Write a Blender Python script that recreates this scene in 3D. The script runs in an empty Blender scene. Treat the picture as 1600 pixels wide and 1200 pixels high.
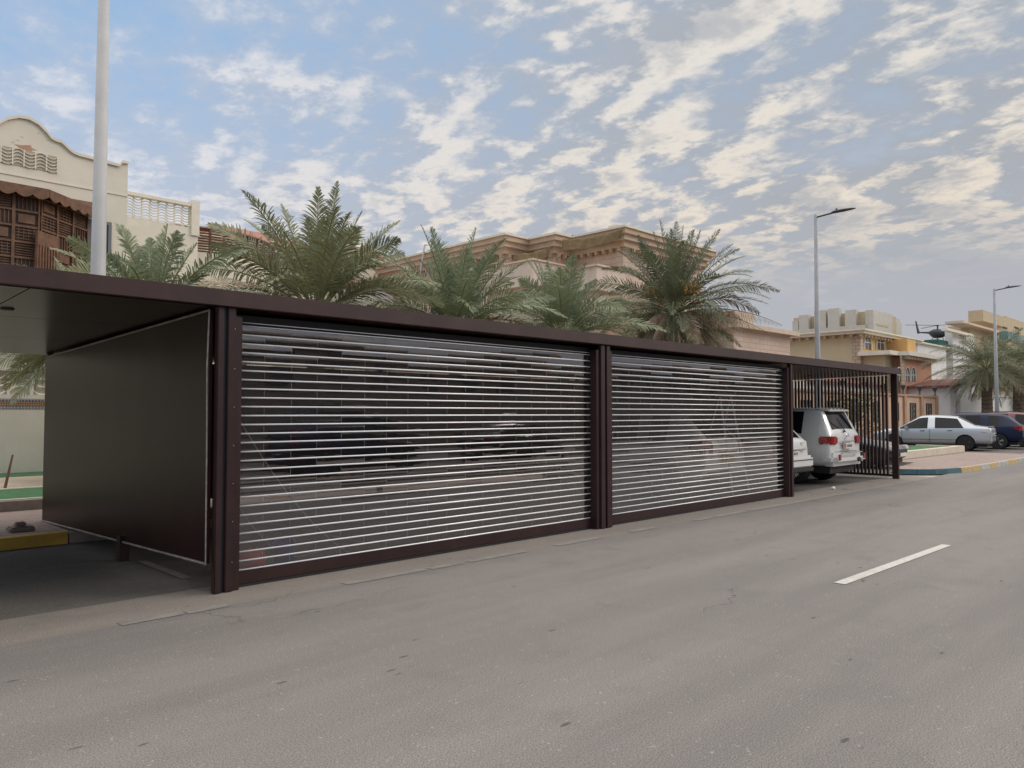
import bpy, bmesh, math, random
from mathutils import Vector, Matrix
R_ = math.radians
sc = bpy.context.scene
col = sc.collection
rnd = random.Random(7)

# ------------------------------------------------------------------ camera
CAMZ = 1.75; F = 1200.0; PITCH = R_(2.2); HEAD = R_(45.2)
cam_d = bpy.data.cameras.new("camera"); cam = bpy.data.objects.new("camera", cam_d); col.objects.link(cam)
cam_d.sensor_width = 36; cam_d.lens = 36*F/1600; cam_d.clip_end = 3000; cam_d.clip_start = .05
cam.location = (0, 0, CAMZ); cam.rotation_euler = (R_(90)+PITCH, 0, HEAD-R_(90))
sc.camera = cam
FW = Vector((math.cos(HEAD), math.sin(HEAD), 0)); RT = Vector((math.sin(HEAD), -math.cos(HEAD), 0)); UP = Vector((0, 0, 1))
cf = FW*math.cos(PITCH)+UP*math.sin(PITCH); cu = UP*math.cos(PITCH)-FW*math.sin(PITCH)
def ray(u, v): return cf+RT*((u-800)/F)+cu*((600-v)/F)
def onY(u, v, Y):
    d = ray(u, v); k = Y/d.y; return Vector((d.x*k, Y, CAMZ+d.z*k))
def onX(u, v, X):
    d = ray(u, v); k = X/d.x; return Vector((X, d.y*k, CAMZ+d.z*k))

# ------------------------------------------------------------------ sun, exposure
SUN_EL = R_(28); SUN_AZ = Vector((0.80, -0.60, 0))
sd = bpy.data.lights.new("sun", 'SUN'); sd.energy = 1.3; sd.angle = R_(24); sd.color = (1, .90, .80)
so = bpy.data.objects.new("sun", sd); col.objects.link(so)
sdir = Vector((SUN_AZ.x*math.cos(SUN_EL), SUN_AZ.y*math.cos(SUN_EL), math.sin(SUN_EL)))
so.rotation_euler = sdir.to_track_quat('Z', 'Y').to_euler()
sc.view_settings.view_transform = 'Standard'; sc.view_settings.look = 'None'
sc.view_settings.exposure = 0.0; sc.view_settings.gamma = 1; sc.view_settings.use_curve_mapping = False

# ------------------------------------------------------------------ node helpers
class NT:
    def __init__(s, t): s.t = t; s.n = t.nodes; s.l = t.links
    def node(s, typ, **kw):
        n = s.n.new(typ)
        for k, v in kw.items(): setattr(n, k, v)
        return n
    def put(s, sock, v):
        if v is None: return
        if isinstance(v, bpy.types.NodeSocket): s.l.new(v, sock)
        else:
            if hasattr(sock.default_value, '__len__') and not hasattr(v, '__len__'): v = (v,)*len(sock.default_value)
            if hasattr(v, '__len__') and len(sock.default_value) == 4 and len(v) == 3: v = (*v, 1)
            sock.default_value = v
    def math(s, op, a, b=None, c=None, clamp=False):
        n = s.node('ShaderNodeMath', operation=op, use_clamp=clamp)
        s.put(n.inputs[0], a); s.put(n.inputs[1], b); s.put(n.inputs[2], c); return n.outputs[0]
    def vmath(s, op, a, b=None):
        n = s.node('ShaderNodeVectorMath', operation=op)
        s.put(n.inputs[0], a); s.put(n.inputs[1], b)
        return n.outputs['Value'] if op in ('DOT_PRODUCT', 'LENGTH') else n.outputs[0]
    def mix(s, f, a, b, blend='MIX'):
        n = s.node('ShaderNodeMix', data_type='RGBA', blend_type=blend)
        s.put(n.inputs[0], f); s.put(n.inputs[6], a); s.put(n.inputs[7], b); return n.outputs[2]
    def noise(s, vec, scale, detail=4, rough=.55, dist=0, out=0):
        n = s.node('ShaderNodeTexNoise'); s.put(n.inputs['Vector'], vec)
        n.inputs['Scale'].default_value = scale; n.inputs['Detail'].default_value = detail
        n.inputs['Roughness'].default_value = rough; n.inputs['Distortion'].default_value = dist
        return n.outputs[out]
    def ramp(s, v, lo, hi, a=0., b=1., smooth=True):
        n = s.node('ShaderNodeMapRange', interpolation_type='SMOOTHSTEP' if smooth else 'LINEAR')
        s.put(n.inputs[0], v); n.inputs[1].default_value = lo; n.inputs[2].default_value = hi
        n.inputs[3].default_value = a; n.inputs[4].default_value = b; return n.outputs[0]
    def obj(s): return s.node('ShaderNodeTexCoord').outputs['Object']
    def scalev(s, v, sc_): return s.vmath('MULTIPLY', v, sc_)

# ------------------------------------------------------------------ sky
w = bpy.data.worlds.new("World"); sc.world = w; w.use_nodes = True
n = NT(w.node_tree); n.n.clear()
sky = n.node('ShaderNodeTexSky', sky_type='NISHITA', sun_disc=False)
sky.sun_elevation = SUN_EL; sky.sun_rotation = math.atan2(SUN_AZ.x, SUN_AZ.y)
sky.air_density = 1.0; sky.dust_density = 1.2; sky.ozone_density = 1.5
D = n.vmath('NORMALIZE', n.node('ShaderNodeTexCoord').outputs['Generated'])
sep = n.node('ShaderNodeSeparateXYZ'); n.l.new(D, sep.inputs[0])
dz = n.math('MAXIMUM', sep.outputs[2], 0.0)
den = n.math('ADD', dz, 0.16)
comb = n.node('ShaderNodeCombineXYZ')
n.put(comb.inputs[0], n.math('DIVIDE', sep.outputs[0], den)); n.put(comb.inputs[1], n.math('DIVIDE', sep.outputs[1], den))
P = comb.outputs[0]
rightness = n.vmath('DOT_PRODUCT', D, (0.96, -0.05, 0.0))     # grows toward the low sun side
base = n.mix(1.0, sky.outputs[0], (0.105, 0.112, 0.125), 'MULTIPLY')
blue = n.mix(n.ramp(dz, 0.0, .5), (0.48, 0.63, 0.83), (0.31, 0.51, 0.78))
base = n.mix(0.90, base, blue)
base = n.mix(n.ramp(rightness, .25, .95, 0.0, .85), base, (0.36, 0.43, 0.53))
# milky veil toward the horizon
base = n.mix(n.ramp(dz, 0.0, .42, .95, 0.10), base, (0.60, 0.575, 0.585))
# streaked soft cloud sheet and small puffs
def rot(v, a, sx, sy):
    m = n.node('ShaderNodeMapping'); n.put(m.inputs[0], v); m.inputs['Rotation'].default_value = (0, 0, a)
    m.inputs['Scale'].default_value = (sx, sy, 1); return m.outputs[0]
Pr = rot(P, R_(20), 1.0, .78)
def dens(off):
    q = n.vmath('ADD', Pr, off)
    big = n.noise(q, .9, 2, .5)
    mid = n.noise(q, 4.8, 8, .60, .15)
    small = n.noise(q, 13.0, 5, .6, .1)
    a = n.math('MULTIPLY_ADD', big, .55, n.math('MULTIPLY', mid, .60))
    return n.math('MULTIPLY_ADD', small, .24, a)
d0 = dens((3.1, 8.3, 0)); d1 = dens((3.1+.06, 8.3-.03, 0))
bias = n.ramp(rightness, -.1, .95, -.045, .105, False)
dd = n.math('ADD', d0, bias)
mask = n.ramp(dd, .640, .825)
lit = n.ramp(n.math('SUBTRACT', d0, d1), -.05, .05)
thick = n.ramp(dd, .73, .88)
warm = n.mix(n.ramp(dz, .05, .45), (1.06, 0.86, 0.62), (1.02, 0.93, 0.80))
white = n.mix(n.ramp(rightness, .1, .8), (0.85, 0.84, 0.86), warm)
grey = n.mix(n.ramp(rightness, .1, .9), (0.50, 0.56, 0.68), (0.385, 0.41, 0.45))
ccol = n.mix(n.math('MULTIPLY', n.math('SUBTRACT', 1.0, n.math('MULTIPLY', thick, .80)), n.math('MULTIPLY_ADD', lit, .95, .05)), grey, white)
veil = n.ramp(dd, .54, .72, 0, .60)
base = n.mix(veil, base, grey)
fade = n.ramp(n.math('SUBTRACT', dz, n.math('MULTIPLY', n.ramp(rightness, .50, .85), .11)), .02, .14)
base = n.mix(n.math('MULTIPLY', mask, n.math('MULTIPLY', fade, .92)), base, ccol)
# extra brightness added overhead, above the view, to light road and walls
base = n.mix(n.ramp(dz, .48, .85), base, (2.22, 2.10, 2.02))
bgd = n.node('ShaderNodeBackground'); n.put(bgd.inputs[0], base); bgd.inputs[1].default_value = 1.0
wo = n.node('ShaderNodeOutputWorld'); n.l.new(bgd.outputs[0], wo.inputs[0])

# ------------------------------------------------------------------ materials
def mat(name, c, rough=.7, metal=0., var=0., vscale=1.5, bump=0., bscale=60., spec=.5, c2=None, dirt=0., dirtcol=(.2, .17, .13), coat=0.):
    m = bpy.data.materials.new(name); m.use_nodes = True; t = NT(m.node_tree)
    b = m.node_tree.nodes['Principled BSDF']; o = t.obj()
    colr = c
    if var or c2:
        nz = t.noise(o, vscale, 6, .6)
        lo = tuple(max(0, x*(1-var)) for x in c); hi = c2 or tuple(min(1, x*(1+var)) for x in c)
        colr = t.mix(t.ramp(nz, .3, .7), lo, hi)
    if dirt:
        nz = t.noise(t.scalev(o, (1.5, 1.5, .35)), 1.3, 7, .65)
        colr = t.mix(t.ramp(nz, .52, .75, 0, dirt), colr, dirtcol)
    t.put(b.inputs['Base Color'], colr); b.inputs['Roughness'].default_value = rough; b.inputs['Metallic'].default_value = metal
    b.inputs['Specular IOR Level'].default_value = spec
    if coat: b.inputs['Coat Weight'].default_value = coat; b.inputs['Coat Roughness'].default_value = .04
    if bump:
        bp = t.node('ShaderNodeBump'); bp.inputs['Strength'].default_value = bump; bp.inputs['Distance'].default_value = .01
        t.put(bp.inputs['Height'], t.noise(o, bscale, 4, .6)); t.l.new(bp.outputs[0], b.inputs['Normal'])
    return m
def brickmat(name, c1, c2, mortar, bw, bh, ms=.006, plane='wall', rough=.8, offset=.5, bump=.3):
    m = bpy.data.materials.new(name); m.use_nodes = True; t = NT(m.node_tree); b = m.node_tree.nodes['Principled BSDF']
    o = t.obj(); s = t.node('ShaderNodeSeparateXYZ'); t.l.new(o, s.inputs[0]); cm = t.node('ShaderNodeCombineXYZ')
    if plane == 'wall': t.put(cm.inputs[0], t.math('ADD', s.outputs[0], s.outputs[1])); t.put(cm.inputs[1], s.outputs[2])
    else: t.put(cm.inputs[0], s.outputs[0]); t.put(cm.inputs[1], s.outputs[1])
    br = t.node('ShaderNodeTexBrick'); t.l.new(cm.outputs[0], br.inputs['Vector']); br.offset = offset
    t.put(br.inputs['Color1'], c1); t.put(br.inputs['Color2'], c2); t.put(br.inputs['Mortar'], mortar)
    br.inputs['Scale'].default_value = 1; br.inputs['Mortar Size'].default_value = ms; br.inputs['Brick Width'].default_value = bw; br.inputs['Row Height'].default_value = bh
    colr = t.mix(t.ramp(t.noise(o, .7, 6, .6), .35, .75, 0, .35), br.outputs['Color'], tuple(x*.6 for x in c1))
    t.put(b.inputs['Base Color'], colr); b.inputs['Roughness'].default_value = rough
    bp = t.node('ShaderNodeBump'); bp.inputs['Strength'].default_value = bump; bp.inputs['Distance'].default_value = .01; bp.invert = True
    t.l.new(br.outputs['Fac'], bp.inputs['Height']); t.l.new(bp.outputs[0], b.inputs['Normal'])
    return m
def asphalt(name, ca, cb, cc, speck=.5):
    m = bpy.data.materials.new(name); m.use_nodes = True; t = NT(m.node_tree); b = m.node_tree.nodes['Principled BSDF']; o = t.obj()
    big = t.noise(t.scalev(o, (.12, 1.0, 1)), .9, 5, .6)                     # bands along the traffic direction
    c = t.mix(t.ramp(big, .35, .65), ca, cb)
    c = t.mix(t.ramp(t.noise(o, 1.7, 6, .65, .4), .5, .72, 0, .55), c, cc)
    agg = t.noise(o, 110, 3, .75); c = t.mix(t.ramp(agg, .32, .68, .0, 1.), t.mix(1, c, (.55, .55, .56), 'MULTIPLY'), t.mix(1, c, (1.48, 1.46, 1.42), 'MULTIPLY'))
    ag2 = t.noise(o, 60, 4, .7); c = t.mix(t.ramp(ag2, .34, .66, .0, 1.), t.mix(1, c, (.90, .90, .905), 'MULTIPLY'), t.mix(1, c, (1.09, 1.085, 1.08), 'MULTIPLY'))
    cv = t.node('ShaderNodeTexVoronoi', feature='DISTANCE_TO_EDGE'); t.put(cv.inputs['Vector'], t.vmath('ADD', t.scalev(o, (.18, .35, 1)), t.vmath('MULTIPLY', t.noise(o, 1.2, 4, out=1), (.5, .5, 0)))); cv.inputs['Scale'].default_value = 1
    crk = t.math('MULTIPLY', t.ramp(cv.outputs['Distance'], .0015, .005, 1, 0), t.ramp(t.noise(o, .35, 2), .52, .60)); c = t.mix(t.math('MULTIPLY', crk, .55), c, (.05, .047, .045))
    v = t.node('ShaderNodeTexVoronoi'); t.l.new(o, v.inputs['Vector']); v.inputs['Scale'].default_value = 26
    ls = t.math('MULTIPLY', t.ramp(v.outputs['Distance'], .16, .28, 1, 0), t.ramp(t.noise(o, 9, 2), .54, .62))
    c = t.mix(t.math('MULTIPLY', ls, .55*speck), c, (.52, .49, .44))
    v2 = t.node('ShaderNodeTexVoronoi'); t.put(v2.inputs['Vector'], t.scalev(o, (.55, 1.6, 1))); v2.inputs['Scale'].default_value = 3.6
    dk = t.math('MULTIPLY', t.ramp(v2.outputs['Distance'], .06, .11, 1, 0), t.ramp(t.noise(o, 2.1, 2), .50, .54))
    c = t.mix(t.math('MULTIPLY', dk, .75), c, (.05, .049, .048))
    t.put(b.inputs['Base Color'], c); b.inputs['Roughness'].default_value = .82; b.inputs['Specular IOR Level'].default_value = .3
    bp = t.node('ShaderNodeBump'); bp.inputs['Strength'].default_value = .45; bp.inputs['Distance'].default_value = .008
    t.put(bp.inputs['Height'], t.math('ADD', agg, ag2)); t.l.new(bp.outputs[0], b.inputs['Normal'])
    return m
M = {}
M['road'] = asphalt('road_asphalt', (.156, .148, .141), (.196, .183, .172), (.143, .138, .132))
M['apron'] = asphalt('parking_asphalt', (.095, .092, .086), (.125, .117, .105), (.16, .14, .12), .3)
M['edge'] = asphalt('dusty_edge', (.185, .170, .152), (.222, .200, .176), (.155, .145, .132), .6)
M['sand'] = mat('sandy_ground', (.36, .30, .23), .95, var=.2, vscale=.6, bump=.5, bscale=20)
M['brown'] = mat('brown_painted_steel', (.030, .014, .014), .42, var=.16, vscale=3, spec=.35, dirt=.14, dirtcol=(.10, .07, .06), bump=.04, bscale=14)
M['brown2'] = mat('brown_fascia', (.043, .022, .021), .5, var=.2, vscale=2.2, spec=.35, dirt=.14, dirtcol=(.09, .06, .052), bump=.05, bscale=9)
M['panel'] = mat('dark_brown_gloss_panel', (.022, .0095, .0085), .34, var=.25, vscale=1.1, spec=.11, dirt=.10, dirtcol=(.05, .034, .034), bump=.02, bscale=2)
M['soffit'] = mat('dark_soffit', (.024, .0105, .0095), .24, var=.3, vscale=1.3, spec=.13, bump=.025, bscale=2.5)
M['black'] = mat('black_rubber', (.012, .012, .013), .6)
M['navytape'] = mat('dark_navy_gap', (.010, .011, .018), .5)
M['silver'] = mat('bright_aluminium', (.80, .79, .78), .32, 1.0, bump=.02, bscale=40)
M['rail'] = mat('polished_aluminium_rail', (.90, .89, .88), .45, .3)
M['bead'] = mat('sealant_bead', (.27, .245, .225), .6, var=.3, vscale=8)
M['cream'] = mat('cream_render', (.64, .60, .50), .9, var=.06, vscale=.7, bump=.15, bscale=50, dirt=.16, dirtcol=(.38, .33, .25))
M['creamt'] = mat('cream_trim', (.65, .61, .51), .85, var=.05, dirt=.2, dirtcol=(.36, .31, .24))
M['peach'] = mat('peach_render', (.56, .385, .265), .9, var=.06, vscale=.8, bump=.15, bscale=40, dirt=.15)
M['peachd'] = mat('peach_trim', (.42, .25, .165), .85, var=.1)
M['white'] = mat('white_render', (.66, .65, .63), .9, var=.05, vscale=.6, dirt=.15, bump=.1)
M['yellowv'] = mat('pale_yellow_render', (.52, .44, .29), .9, var=.05, vscale=.4, dirt=.12)
M['ochre'] = mat('ochre_render', (.55, .34, .13), .9, var=.08, vscale=.6)
M['salmon'] = mat('salmon_render', (.48, .26, .17), .9, var=.08, vscale=.6)
M['stonepink'] = brickmat('rusticated_pink_stone', (.56, .43, .34), (.60, .47, .385), (.33, .25, .19), 1.1, .34, .014)
M['quoin'] = brickmat('quoin_stone', (.42, .33, .24), (.50, .40, .30), (.3, .22, .16), .5, .3, .03)
M['cornice'] = mat('tan_cornice', (.47, .345, .24), .8, var=.1, vscale=.8)
M['cornicel'] = mat('light_cornice', (.56, .445, .34), .8, var=.08)
M['redroof'] = brickmat('red_roof_tile', (.36, .13, .085), (.42, .17, .11), (.2, .07, .05), .3, .22, .02, plane='flat')
M['maroonroof'] = brickmat('maroon_roof_tile', (.20, .085, .07), (.25, .11, .09), (.12, .05, .04), .3, .22, .03, plane='flat')
M['mosaic'] = brickmat('gold_mosaic', (.34, .20, .09), (.42, .27, .13), (.16, .10, .06), .05, .05, .008, offset=0)
M['mosaicb'] = brickmat('blue_mosaic', (.05, .06, .16), (.10, .10, .20), (.4, .38, .33), .07, .07, .012, offset=0)
M['wood'] = mat('carved_brown_wood', (.13, .062, .032), .6, var=.3, vscale=5, bump=.3, bscale=30)
M['woodd'] = mat('dark_lattice_wood', (.055, .028, .016), .6, var=.3, vscale=5)
M['galv'] = mat('galvanised_steel', (.26, .27, .28), .6, .15, var=.10, vscale=2, bump=.03)
M['lampwhite'] = mat('pale_painted_pole', (.40, .40, .39), .6, .0, var=.07, vscale=1.5)
M['headgrey'] = mat('dark_lamp_head', (.06, .05, .05), .5)
M['turf'] = mat('artificial_turf', (.045, .135, .055), .95, var=.2, vscale=6, bump=.8, bscale=120)
M['pinkpave'] = brickmat('pink_interlock_paving', (.27, .205, .18), (.32, .25, .22), (.2, .15, .12), .22, .11, .008, plane='flat')
M['creamstone'] = mat('cream_kerb_stone', (.56, .50, .40), .85, var=.08, dirt=.3)
M['greykerb'] = mat('grey_brown_kerb_stone', (.22, .18, .155), .9, var=.2, vscale=4, bump=.4, bscale=25)
M['yellow'] = mat('worn_yellow_paint', (.50, .30, .045), .7, var=.15, vscale=3, dirt=.55, dirtcol=(.25, .2, .13))
M['yellowp'] = mat('faded_yellow_paint', (.42, .31, .14), .75, var=.15, vscale=4, dirt=.8, dirtcol=(.40, .36, .28))
M['bluep'] = mat('faded_teal_paint', (.035, .10, .125), .7, var=.2, vscale=3, dirt=.55, dirtcol=(.07, .07, .07))
M['greyp'] = mat('worn_grey_kerb_paint', (.34, .34, .31), .8, var=.2, vscale=5, dirt=.3)
M['roadpaint'] = mat('road_paint', (.46, .45, .41), .7, var=.12, vscale=20, dirt=.55, dirtcol=(.34, .31, .27))
M['oldpaint'] = mat('worn_road_paint', (.205, .195, .178), .8, var=.15, vscale=6, dirt=.9, dirtcol=(.17, .155, .14))
M['glassdark'] = mat('tinted_glass', (.008, .009, .012), .06, spec=.22)
M['glassteal'] = mat('teal_window_glass', (.10, .22, .20), .15, spec=.8)
M['glassgrey'] = mat('grey_window_glass', (.05, .06, .065), .1, spec=.8)
M['wframe'] = mat('white_window_frame', (.62, .60, .55), .6)
M['carwhite'] = mat('white_car_paint', (.64, .645, .63), .35, coat=1.)
M['carbright'] = mat('bright_white_car_paint', (.80, .80, .77), .4, coat=.5)
M['carsilver'] = mat('silver_car_paint', (.44, .47, .50), .33, .45, coat=.6)
M['carnavy'] = mat('navy_car_paint', (.006, .012, .040), .4, .0, coat=.06, spec=.25)
M['carblack'] = mat('black_car_paint', (.010, .010, .012), .3, coat=1.)
M['carred'] = mat('red_car_paint', (.13, .008, .012), .3, coat=.5)
M['tyre'] = mat('tyre_rubber', (.015, .015, .015), .85)
M['rim'] = mat('alloy_rim', (.55, .55, .56), .3, .9)
M['chrome'] = mat('chrome', (.75, .75, .76), .12, 1.)
M['redlens'] = mat('red_tail_lens', (.28, .007, .009), .15, spec=.7, var=.3, vscale=9)
M['clearlens'] = mat('clear_lens', (.65, .60, .56), .12, spec=.8)
M['plate'] = mat('plate_white', (.62, .60, .55), .5)
M['platered'] = mat('plate_red', (.45, .10, .08), .5)
M['plateyellow'] = mat('plate_yellow', (.70, .52, .05), .5)
M['ink'] = mat('plate_ink', (.02, .02, .02), .6)
M['alu'] = mat('ladder_aluminium', (.70, .71, .72), .4, .4)
M['bucket'] = mat('blue_plastic', (.02, .06, .35), .4)
M['redcloth'] = mat('red_bag_plastic', (.42, .06, .04), .5)
M['cable'] = mat('pale_cable', (.40, .38, .36), .6)
M['awning'] = mat('tan_shade_cloth', (.20, .145, .075), .9, var=.2, vscale=3)
M['trunk'] = mat('palm_trunk', (.15, .11, .075), .95, var=.4, vscale=9, bump=1., bscale=14)
M['deadfrond'] = mat('dry_palm_frond', (.30, .225, .15), .9, var=.25, vscale=4)
M['rachis'] = mat('palm_rachis', (.20, .20, .09), .7)
M['dates'] = mat('orange_date_stalks', (.42, .22, .04), .7, var=.2, vscale=8)
M['heli'] = mat('dark_helicopter', (.03, .035, .045), .5)
M['darkgreen'] = mat('dark_green_netting', (.03, .11, .09), .9)
M['litter'] = mat('white_litter', (.75, .75, .74), .8)
M['soil'] = mat('brown_soil', (.17, .13, .09), 1., var=.3, vscale=8, bump=.6, bscale=30)
def leafmat(name, c, c2):
    m = bpy.data.materials.new(name); m.use_nodes = True; t = NT(m.node_tree); b = m.node_tree.nodes['Principled BSDF']
    g = t.node('ShaderNodeNewGeometry')
    cc = t.mix(g.outputs['Random Per Island'], c, c2); cc = t.mix(t.ramp(t.noise(t.obj(), 1.3, 3), .4, .65, 0, .5), cc, (c[0]*1.5, c[1]*1.15, c[2]*.8))
    t.put(b.inputs['Base Color'], cc); b.inputs['Roughness'].default_value = .5; b.inputs['Specular IOR Level'].default_value = .35
    tr = t.node('ShaderNodeBsdfTranslucent'); t.put(tr.inputs[0], cc)
    ms = t.node('ShaderNodeMixShader'); ms.inputs[0].default_value = .22
    out = m.node_tree.nodes['Material Output']
    t.l.new(b.outputs[0], ms.inputs[1]); t.l.new(tr.outputs[0], ms.inputs[2]); t.l.new(ms.outputs[0], out.inputs[0]); return m
M['frond'] = leafmat('palm_frond_green', (.17, .195, .11), (.29, .315, .19))
M['frondblue'] = leafmat('palm_frond_bluegreen', (.175, .225, .145), (.28, .335, .215))
M['fronddark'] = leafmat('palm_frond_dark', (.095, .120, .075), (.19, .215, .135))
M['leaf'] = leafmat('shrub_leaf', (.05, .085, .03), (.12, .15, .05))
def panemat():
    m = bpy.data.materials.new('clear_polycarbonate'); m.use_nodes = True; t = NT(m.node_tree); t.n.clear()
    tr = t.node('ShaderNodeBsdfTransparent'); tr.inputs[0].default_value = (.80, .785, .775, 1)
    gl = t.node('ShaderNodeBsdfGlossy'); gl.inputs['Roughness'].default_value = .022; gl.inputs[0].default_value = (.97, .97, 1, 1)
    fr = t.node('ShaderNodeFresnel'); fr.inputs[0].default_value = 1.58
    g = t.node('ShaderNodeNewGeometry')
    bp = t.node('ShaderNodeBump'); bp.inputs['Strength'].default_value = .05; bp.inputs['Distance'].default_value = .01
    t.put(bp.inputs['Height'], t.noise(t.obj(), 2.5, 3)); t.l.new(bp.outputs[0], gl.inputs['Normal'])
    f = t.math('MULTIPLY', t.math('MULTIPLY_ADD', fr.outputs[0], 1.5, .09), t.math('SUBTRACT', 1, g.outputs['Backfacing']), clamp=True)
    ms = t.node('ShaderNodeMixShader'); t.put(ms.inputs[0], f); t.l.new(tr.outputs[0], ms.inputs[1]); t.l.new(gl.outputs[0], ms.inputs[2])
    df = t.node('ShaderNodeBsdfDiffuse'); df.inputs[0].default_value = (.16, .15, .145, 1)      # dust film
    m2 = t.node('ShaderNodeMixShader'); m2.inputs[0].default_value = .03; t.l.new(ms.outputs[0], m2.inputs[1]); t.l.new(df.outputs[0], m2.inputs[2])
    o = t.node('ShaderNodeOutputMaterial'); t.l.new(m2.outputs[0], o.inputs[0]); return m
M['pane'] = panemat()

# ------------------------------------------------------------------ mesh builder and tagging
class MB:
    def __init__(s): s.v = []; s.f = []
    def add(s, vs, fs):
        b = len(s.v); s.v += [tuple(x) for x in vs]; s.f += [tuple(i+b for i in f) for f in fs]; return s
    def box(s, x0, x1, y0, y1, z0, z1):
        return s.add([(x0, y0, z0), (x1, y0, z0), (x1, y1, z0), (x0, y1, z0), (x0, y0, z1), (x1, y0, z1), (x1, y1, z1), (x0, y1, z1)],
                     [(0, 3, 2, 1), (4, 5, 6, 7), (0, 1, 5, 4), (1, 2, 6, 5), (2, 3, 7, 6), (3, 0, 4, 7)])
    def prism(s, pts, d):
        """polygon pts (3D, planar) extruded by vector d"""
        k = len(pts); d = Vector(d); a = [Vector(p) for p in pts]; b = [p+d for p in a]
        return s.add(a+b, [tuple(range(k))[::-1], tuple(range(k, 2*k))]+[(i, (i+1) % k, k+(i+1) % k, k+i) for i in range(k)])
    def tube(s, pts, rs, n=8, cap=True):
        pts = [Vector(p) for p in pts]; rs = rs if hasattr(rs, '__len__') else [rs]*len(pts)
        b = len(s.v); prev = None
        for i, p in enumerate(pts):
            t = (pts[min(i+1, len(pts)-1)]-pts[max(i-1, 0)]).normalized()
            if prev is None: a = t.cross(Vector((0, 0, 1)) if abs(t.z) < .9 else Vector((1, 0, 0))).normalized()
            else: a = (prev-t*prev.dot(t)).normalized()
            prev = a; c = t.cross(a)
            for k in range(n):
                g = 2*math.pi*k/n; s.v.append(tuple(p+(a*math.cos(g)+c*math.sin(g))*rs[i]))
        for i in range(len(pts)-1):
            for k in range(n):
                s.f.append((b+i*n+k, b+i*n+(k+1) % n, b+(i+1)*n+(k+1) % n, b+(i+1)*n+k))
        if cap: s.f.append(tuple(b+k for k in range(n))[::-1]); s.f.append(tuple(b+(len(pts)-1)*n+k for k in range(n)))
        return s
    def lathe(s, prof, n=20, axis='z', c=(0, 0, 0)):
        b = len(s.v); c = Vector(c)
        for r, h in prof:
            for k in range(n):
                g = 2*math.pi*k/n
                q = Vector((r*math.cos(g), r*math.sin(g), h)) if axis == 'z' else Vector((r*math.cos(g), h, r*math.sin(g)))
                s.v.append(tuple(c+q))
        for i in range(len(prof)-1):
            for k in range(n): s.f.append((b+i*n+k, b+i*n+(k+1) % n, b+(i+1)*n+(k+1) % n, b+(i+1)*n+k))
        s.f.append(tuple(b+k for k in range(n))); s.f.append(tuple(b+(len(prof)-1)*n+k for k in range(n))); return s
    def build(s, name, m, parent=None, smooth=False, bevel=0., auto=True):
        me = bpy.data.meshes.new(name); me.from_pydata(s.v, [], s.f)
        if bevel or auto:
            bm = bmesh.new(); bm.from_mesh(me)
            if auto: bmesh.ops.recalc_face_normals(bm, faces=bm.faces)
            if bevel: bmesh.ops.bevel(bm, geom=[e for e in bm.edges if e.calc_face_angle(0) > .5], offset=bevel, segments=2, affect='EDGES', clamp_overlap=True)
            bm.to_mesh(me); bm.free()
        if smooth: me.polygons.foreach_set('use_smooth', [True]*len(me.polygons))
        me.materials.append(M[m] if isinstance(m, str) else m)
        o = bpy.data.objects.new(name, me); col.objects.link(o)
        if parent: o.parent = parent
        return o
def tag(o, label=None, cat=None, group=None, kind=None):
    if label: o['label'] = label
    if cat: o['category'] = cat
    if group: o['group'] = group
    if kind: o['kind'] = kind
    return o
def empty(name, loc, label, cat, group=None, rz=0):
    o = bpy.data.objects.new(name, None); col.objects.link(o); o.location = loc; o.rotation_euler.z = rz; o.empty_display_size = .3
    return tag(o, label, cat, group)
def struct(mb, name, m): return tag(mb.build(name, m), kind='structure')
def copy_tree(o, parent=None):
    c = o.copy(); col.objects.link(c); c.parent = parent
    for ch in list(o.children): copy_tree(ch, c)
    return c

# ------------------------------------------------------------------ ground, road, paving
def sheet(name, m, pts, z):
    b = MB(); b.add([(x, y, z) for x, y in pts], [tuple(range(len(pts)))]); return struct(b, name, m)
sheet('ground', 'sand', [(-900, -900), (900, -900), (900, 900), (-900, 900)], -.03)
sheet('road', 'road', [(-200, -.5), (600, -.5), (600, 6.86), (-200, 6.86)], 0)
sheet('road_edge', 'edge', [(-200, 6.86), (23.2, 6.86), (23.2, 7.72), (-200, 7.72)], .0)
sheet('parking_ground', 'apron', [(-60, 7.72), (23.2, 7.72), (23.2, 6.86), (23.6, 6.86), (24.2, 7.6), (30, 8.2), (30, 13.0), (-60, 11.9)][:2]+[(23.2, 7.72), (24.0, 8.3), (27.5, 8.9), (27.5, 13.2), (-60, 13.2)], -.002)
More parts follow.
